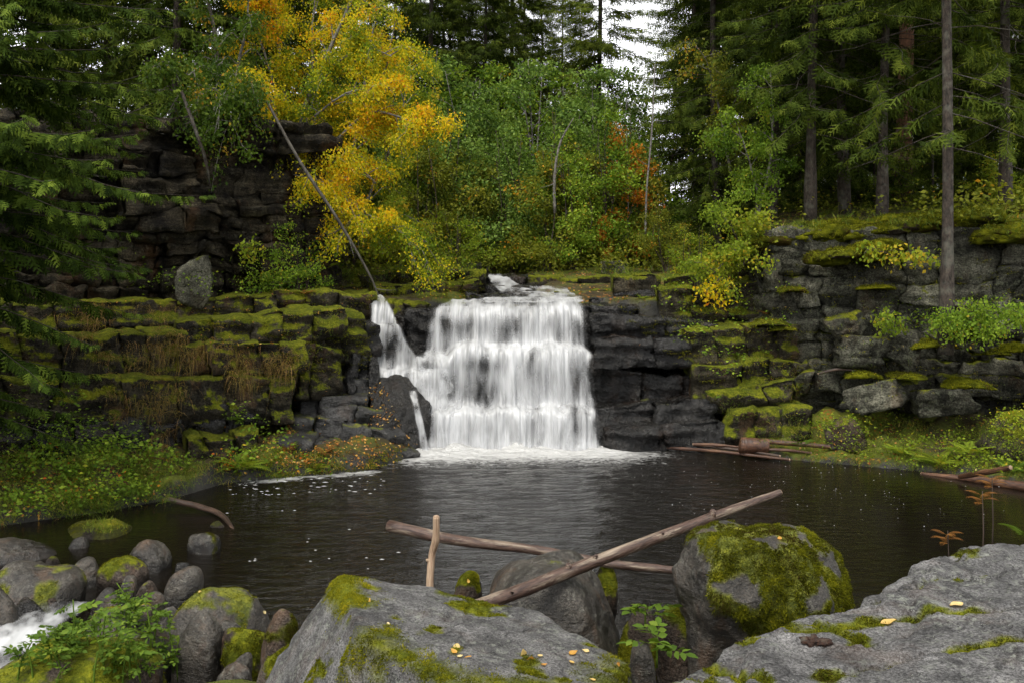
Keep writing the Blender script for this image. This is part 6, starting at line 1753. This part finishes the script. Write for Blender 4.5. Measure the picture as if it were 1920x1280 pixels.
# ---- dead stems
M['bark_dead'] = bark_mat('dead_grey_bark', (0.02, 0.017, 0.013), (0.13, 0.115, 0.095), stretch=(1, 1, 0.4))
def stem(name, label, pts, radii, mat, cat='dead tree', twigs=0, seed=1):
    root = link(name, None, label=label, cat=cat)
    mb = MB(); c = curve(pts, 20)
    tube(mb, c, np.interp(np.linspace(0, 1, 20), np.linspace(0, 1, len(radii)), radii), 8, 0.1, seed)
    link('shaft', mb.mesh('shaft', M[mat], True), root)
    r2 = np.random.RandomState(seed)
    for k in range(twigs):
        b = c[r2.randint(4, 18)]
        d = norm(r2.normal(size=3) * np.array([1, .5, .6])) * r2.uniform(.12, .35)
        tb = MB(); tube(tb, curve([b, b + d * .5 + [0, 0, -.02], b + d], 4), [.008, .007, .005, .003], 4, 0, 0)
        link('twig', tb.mesh('twig', M[mat], True), root)
stem('leaning_dead_trunk', 'thin grey dead trunk leaning from the cliff top down to the terrace', [P(500, 190, 14.75), P(560, 300, 14.7), P(635, 415, 14.85), P(690, 510, 15.1), P(712, 560, 15.2)], [.022, .026, .024, .018, .010], 'bark_dead', twigs=9, seed=4)
stem('leaning_dead_trunk', 'short dead trunk hanging down the middle of the layered cliff', [P(340, 170, 14.1), P(365, 240, 14.0), P(385, 300, 14.05), P(394, 352, 14.2)], [.022, .026, .022, .012], 'bark_spruce', twigs=5, seed=5)
stem('dead_sapling', 'bare pale crooked sapling among the bushes above the falls', [P(1040, 400, 20.3), P(1040, 330, 20.2), P(1050, 270, 20.2), P(1075, 222, 20.1)], [.035, .03, .025, .01], 'bark_birch', twigs=4, seed=6)
stem('dead_birch', 'thin pale trunk of a young birch beside the orange rowan', [P(1210, 440, 20.6), P(1213, 350, 20.6), P(1222, 250, 20.6), P(1228, 120, 20.6)], [.025, .022, .02, .01], 'bark_birch', 'tree', 5, 7)

# ---- ferns and herbs
def frond_mesh(seed, mat, n=16, w=0.24):
    mb = MB(); r2 = np.random.RandomState(seed)
    t = np.linspace(0, 1, 9)
    ax = np.stack([t * 0.9, 0.03 * np.sin(t * 3 + seed), 0.42 * t - 0.42 * t ** 2.2], 1)
    tube(mb, ax, np.linspace(.008, .002, 9), 3, 0, 0, 0.6, False)
    ss = np.linspace(0.14, 0.98, n)
    q = np.stack([np.interp(ss, t, ax[:, k]) for k in range(3)], 1)
    for sd in (-1, 1):
        ln = w * np.sin(np.pi * (0.12 + 0.86 * ss)) ** 0.7 * r2.uniform(.85, 1.1, n)
        d = np.stack([np.full(n, .45), np.full(n, sd * 1.0), np.full(n, -.12)], 1)
        R = np.stack([norm(d), norm(np.cross([0, 0, 1], norm(d))), np.tile([0, 0, 1.], (n, 1))], 1)
        TV = KITE_V * np.array([1, .42, 1])
        V = np.einsum('kc,ncd->nkd', TV, R) * ln[:, None, None] + q[:, None]
        mb.add(V.reshape(-1, 3), None, (KITE_T[None] + (np.arange(n) * 4)[:, None, None]).reshape(-1, 3), np.clip(0.4 + 0.1 * r2.normal(), 0, 1))
    return mb.mesh('frond', mat)
FROND = {m_: [frond_mesh(s, M[m_]) for s in (1, 2, 3)] for m_ in ('fern', 'fern_dead', 'herb')}
def fern(label, p, size, n, kind, seed, tilt=0.0):
    root = link('fern', None, None, p, None, None, label, 'fern')
    r2 = np.random.RandomState(seed)
    for k in range(n):
        link('frond', FROND[kind][k % 3], root, (0, 0, 0), (r2.normal() * .2, -r2.uniform(.0, .5) , 6.28 * k / n + r2.normal() * .3), size * r2.uniform(.75, 1.15))
def at_surf(px, py):
    h = pick(px, py)
    return h[0] if h else P(px, py, 14)
FERNS = [(455, 880, .42, 9, 'fern', 'yellow-green fern at the foot of the mossy ledges'), (455, 790, .32, 7, 'herb', 'green fern growing from the dark ledge above the yellow-green fern'), (610, 850, .2, 7, 'fern_dead', 'withered orange fern on the leafy sloping rock'), (545, 845, .2, 7, 'fern_dead', 'small orange dead fern beside the grassy bank edge'),
         (590, 880, .24, 7, 'fern', 'small green fern at the waterline below the sloping rock'), (570, 552, .2, 7, 'fern_dead', 'rust-coloured fern on the upper mossy ledge'), (1690, 850, .34, 9, 'fern', 'bright fern on the shore below the undercut grey cliff'), (1760, 868, .36, 9, 'fern', 'tall bright fern at the water edge beside the tilted mossy slab'),
         (1820, 850, .36, 8, 'fern', 'yellow-green fern in front of the tilted mossy slab'), (1900, 885, .36, 8, 'herb', 'green fern drooping over the orange-brown floating log'), (1500, 835, .22, 7, 'herb', 'small fern on the shore behind the thin log'), (1340, 745, .2, 6, 'herb', 'little fern on the ledge over the smooth black rock'), (1440, 590, .2, 6, 'fern_dead', 'brown fern on the ledge at the corner of the grey cliff'),
         (610, 505, .25, 6, 'fern', 'yellow fern at the end of the layered cliff'), (1205, 560, .18, 6, 'fern', 'small yellow fern beside the square ledge block')]
for k, (px, py, s, n, kind, lab) in enumerate(FERNS):
    fern(lab, at_surf(px, py), s, n, kind, 700 + k)
# dead umbels and one green frond behind the slab
for k, (px, py, Y, hh, lab) in enumerate(((1840, 1000, 4.6, .25, 'withered brown herb standing behind the grey slab'), (1775, 1015, 4.55, .10, 'low withered brown herb at the edge of the grey slab'), (1858, 1000, 4.65, .33, 'tallest withered brown herb behind the grey slab'))):
    root = link('withered_herb', None, None, P(px, py + 60, Y), None, None, lab, 'plant')
    mb = MB(); tube(mb, [[0, 0, -.1], [.01, 0, hh * .6], [0.005, 0, hh + .1]], [.004, .003, .002], 5, 0, 0)
    link('stalk', mb.mesh('stalk', M['twig'], True), root)
    for j in range(8):
        link('frond', FROND['fern_dead'][j % 3], root, (0, 0, hh + .08 - .02 * (j % 3)), (0, -.1, j * .8), .085)
fern('fresh green fern at the far corner of the grey slab', P(1925, 1010, 4.5), .16, 6, 'herb', 731)

# compound leaf of the leafy herb
def compound(seed):
    mb = MB(); r2 = np.random.RandomState(seed)
    tube(mb, [[0, 0, 0], [.5, 0, .06], [1, 0, .0]], [.012, .01, .006], 3, 0, 0, .4, False)
    pos, dr, sz = [], [], []
    for x in (.42, .68, .9):
        for sd in (-1, 1):
            pos.append([x, 0, .05]); dr.append([.55, sd, -.1 + r2.normal() * .1]); sz.append(.42 * r2.uniform(.85, 1.1))
    pos.append([1, 0, 0]); dr.append([1, 0, -.15]); sz.append(.48)
    leaves(mb, np.array(pos), np.array(dr, float), np.array(sz), r2, .97, np.clip(.45 + .2 * r2.normal(size=7), 0, 1), True)
    return mb.mesh('leaf', M['herb'])
COMP = [compound(s) for s in range(4)]
def herb(label, p, h_, n, seed, size, lean=(0, 0)):
    r2 = np.random.RandomState(seed)
    root = link('leafy_herb', None, None, p, None, None, label, 'plant', 'leafy herbs on the rocks by the rapids')
    mb = MB()
    tube(mb, curve([[0, 0, -.05], [lean[0] * .3, lean[1] * .3, h_ * .5], [lean[0], lean[1], h_]], 6), np.linspace(.006, .003, 6), 5, 0, 0)
    link('stalk', mb.mesh('stalk', M['herb'], True), root)
    for k in range(n):
        f = .25 + .75 * (k + r2.rand() * .6) / n
        link('leaf', COMP[r2.randint(4)], root, (lean[0] * f, lean[1] * f, h_ * f), (r2.normal() * .2, -r2.uniform(-.15, .5), r2.rand() * 6.28), size * r2.uniform(.7, 1.2))
r3 = np.random.RandomState(41)
for k in range(60):
    px, py = r3.uniform(20, 335), r3.uniform(1150, 1290)
    if py < 1275 - 0.55 * px: continue
    h = pick(px, py)
    if h is None or 'water' in h[2] or 'rapid' in h[2]: continue
    herb('green leafy herb with toothed leaflets on the brown rock by the rapids', h[0], r3.uniform(.06, .26), r3.randint(6, 11), 800 + k, r3.uniform(.06, .095), (r3.normal() * .05, r3.normal() * .05))
for k, (px, py, Y, hh, lab) in enumerate(((1232, 1232, 4.9, .10, 'single broad-leaved herb in the gap between boulders and slab'), (1210, 1160, 5.6, .08, 'small pale herb on the mossy rock between the big boulders'))):
    o_ = P(px, py, Y); herb(lab, o_, hh, 6, 840 + k, .14)
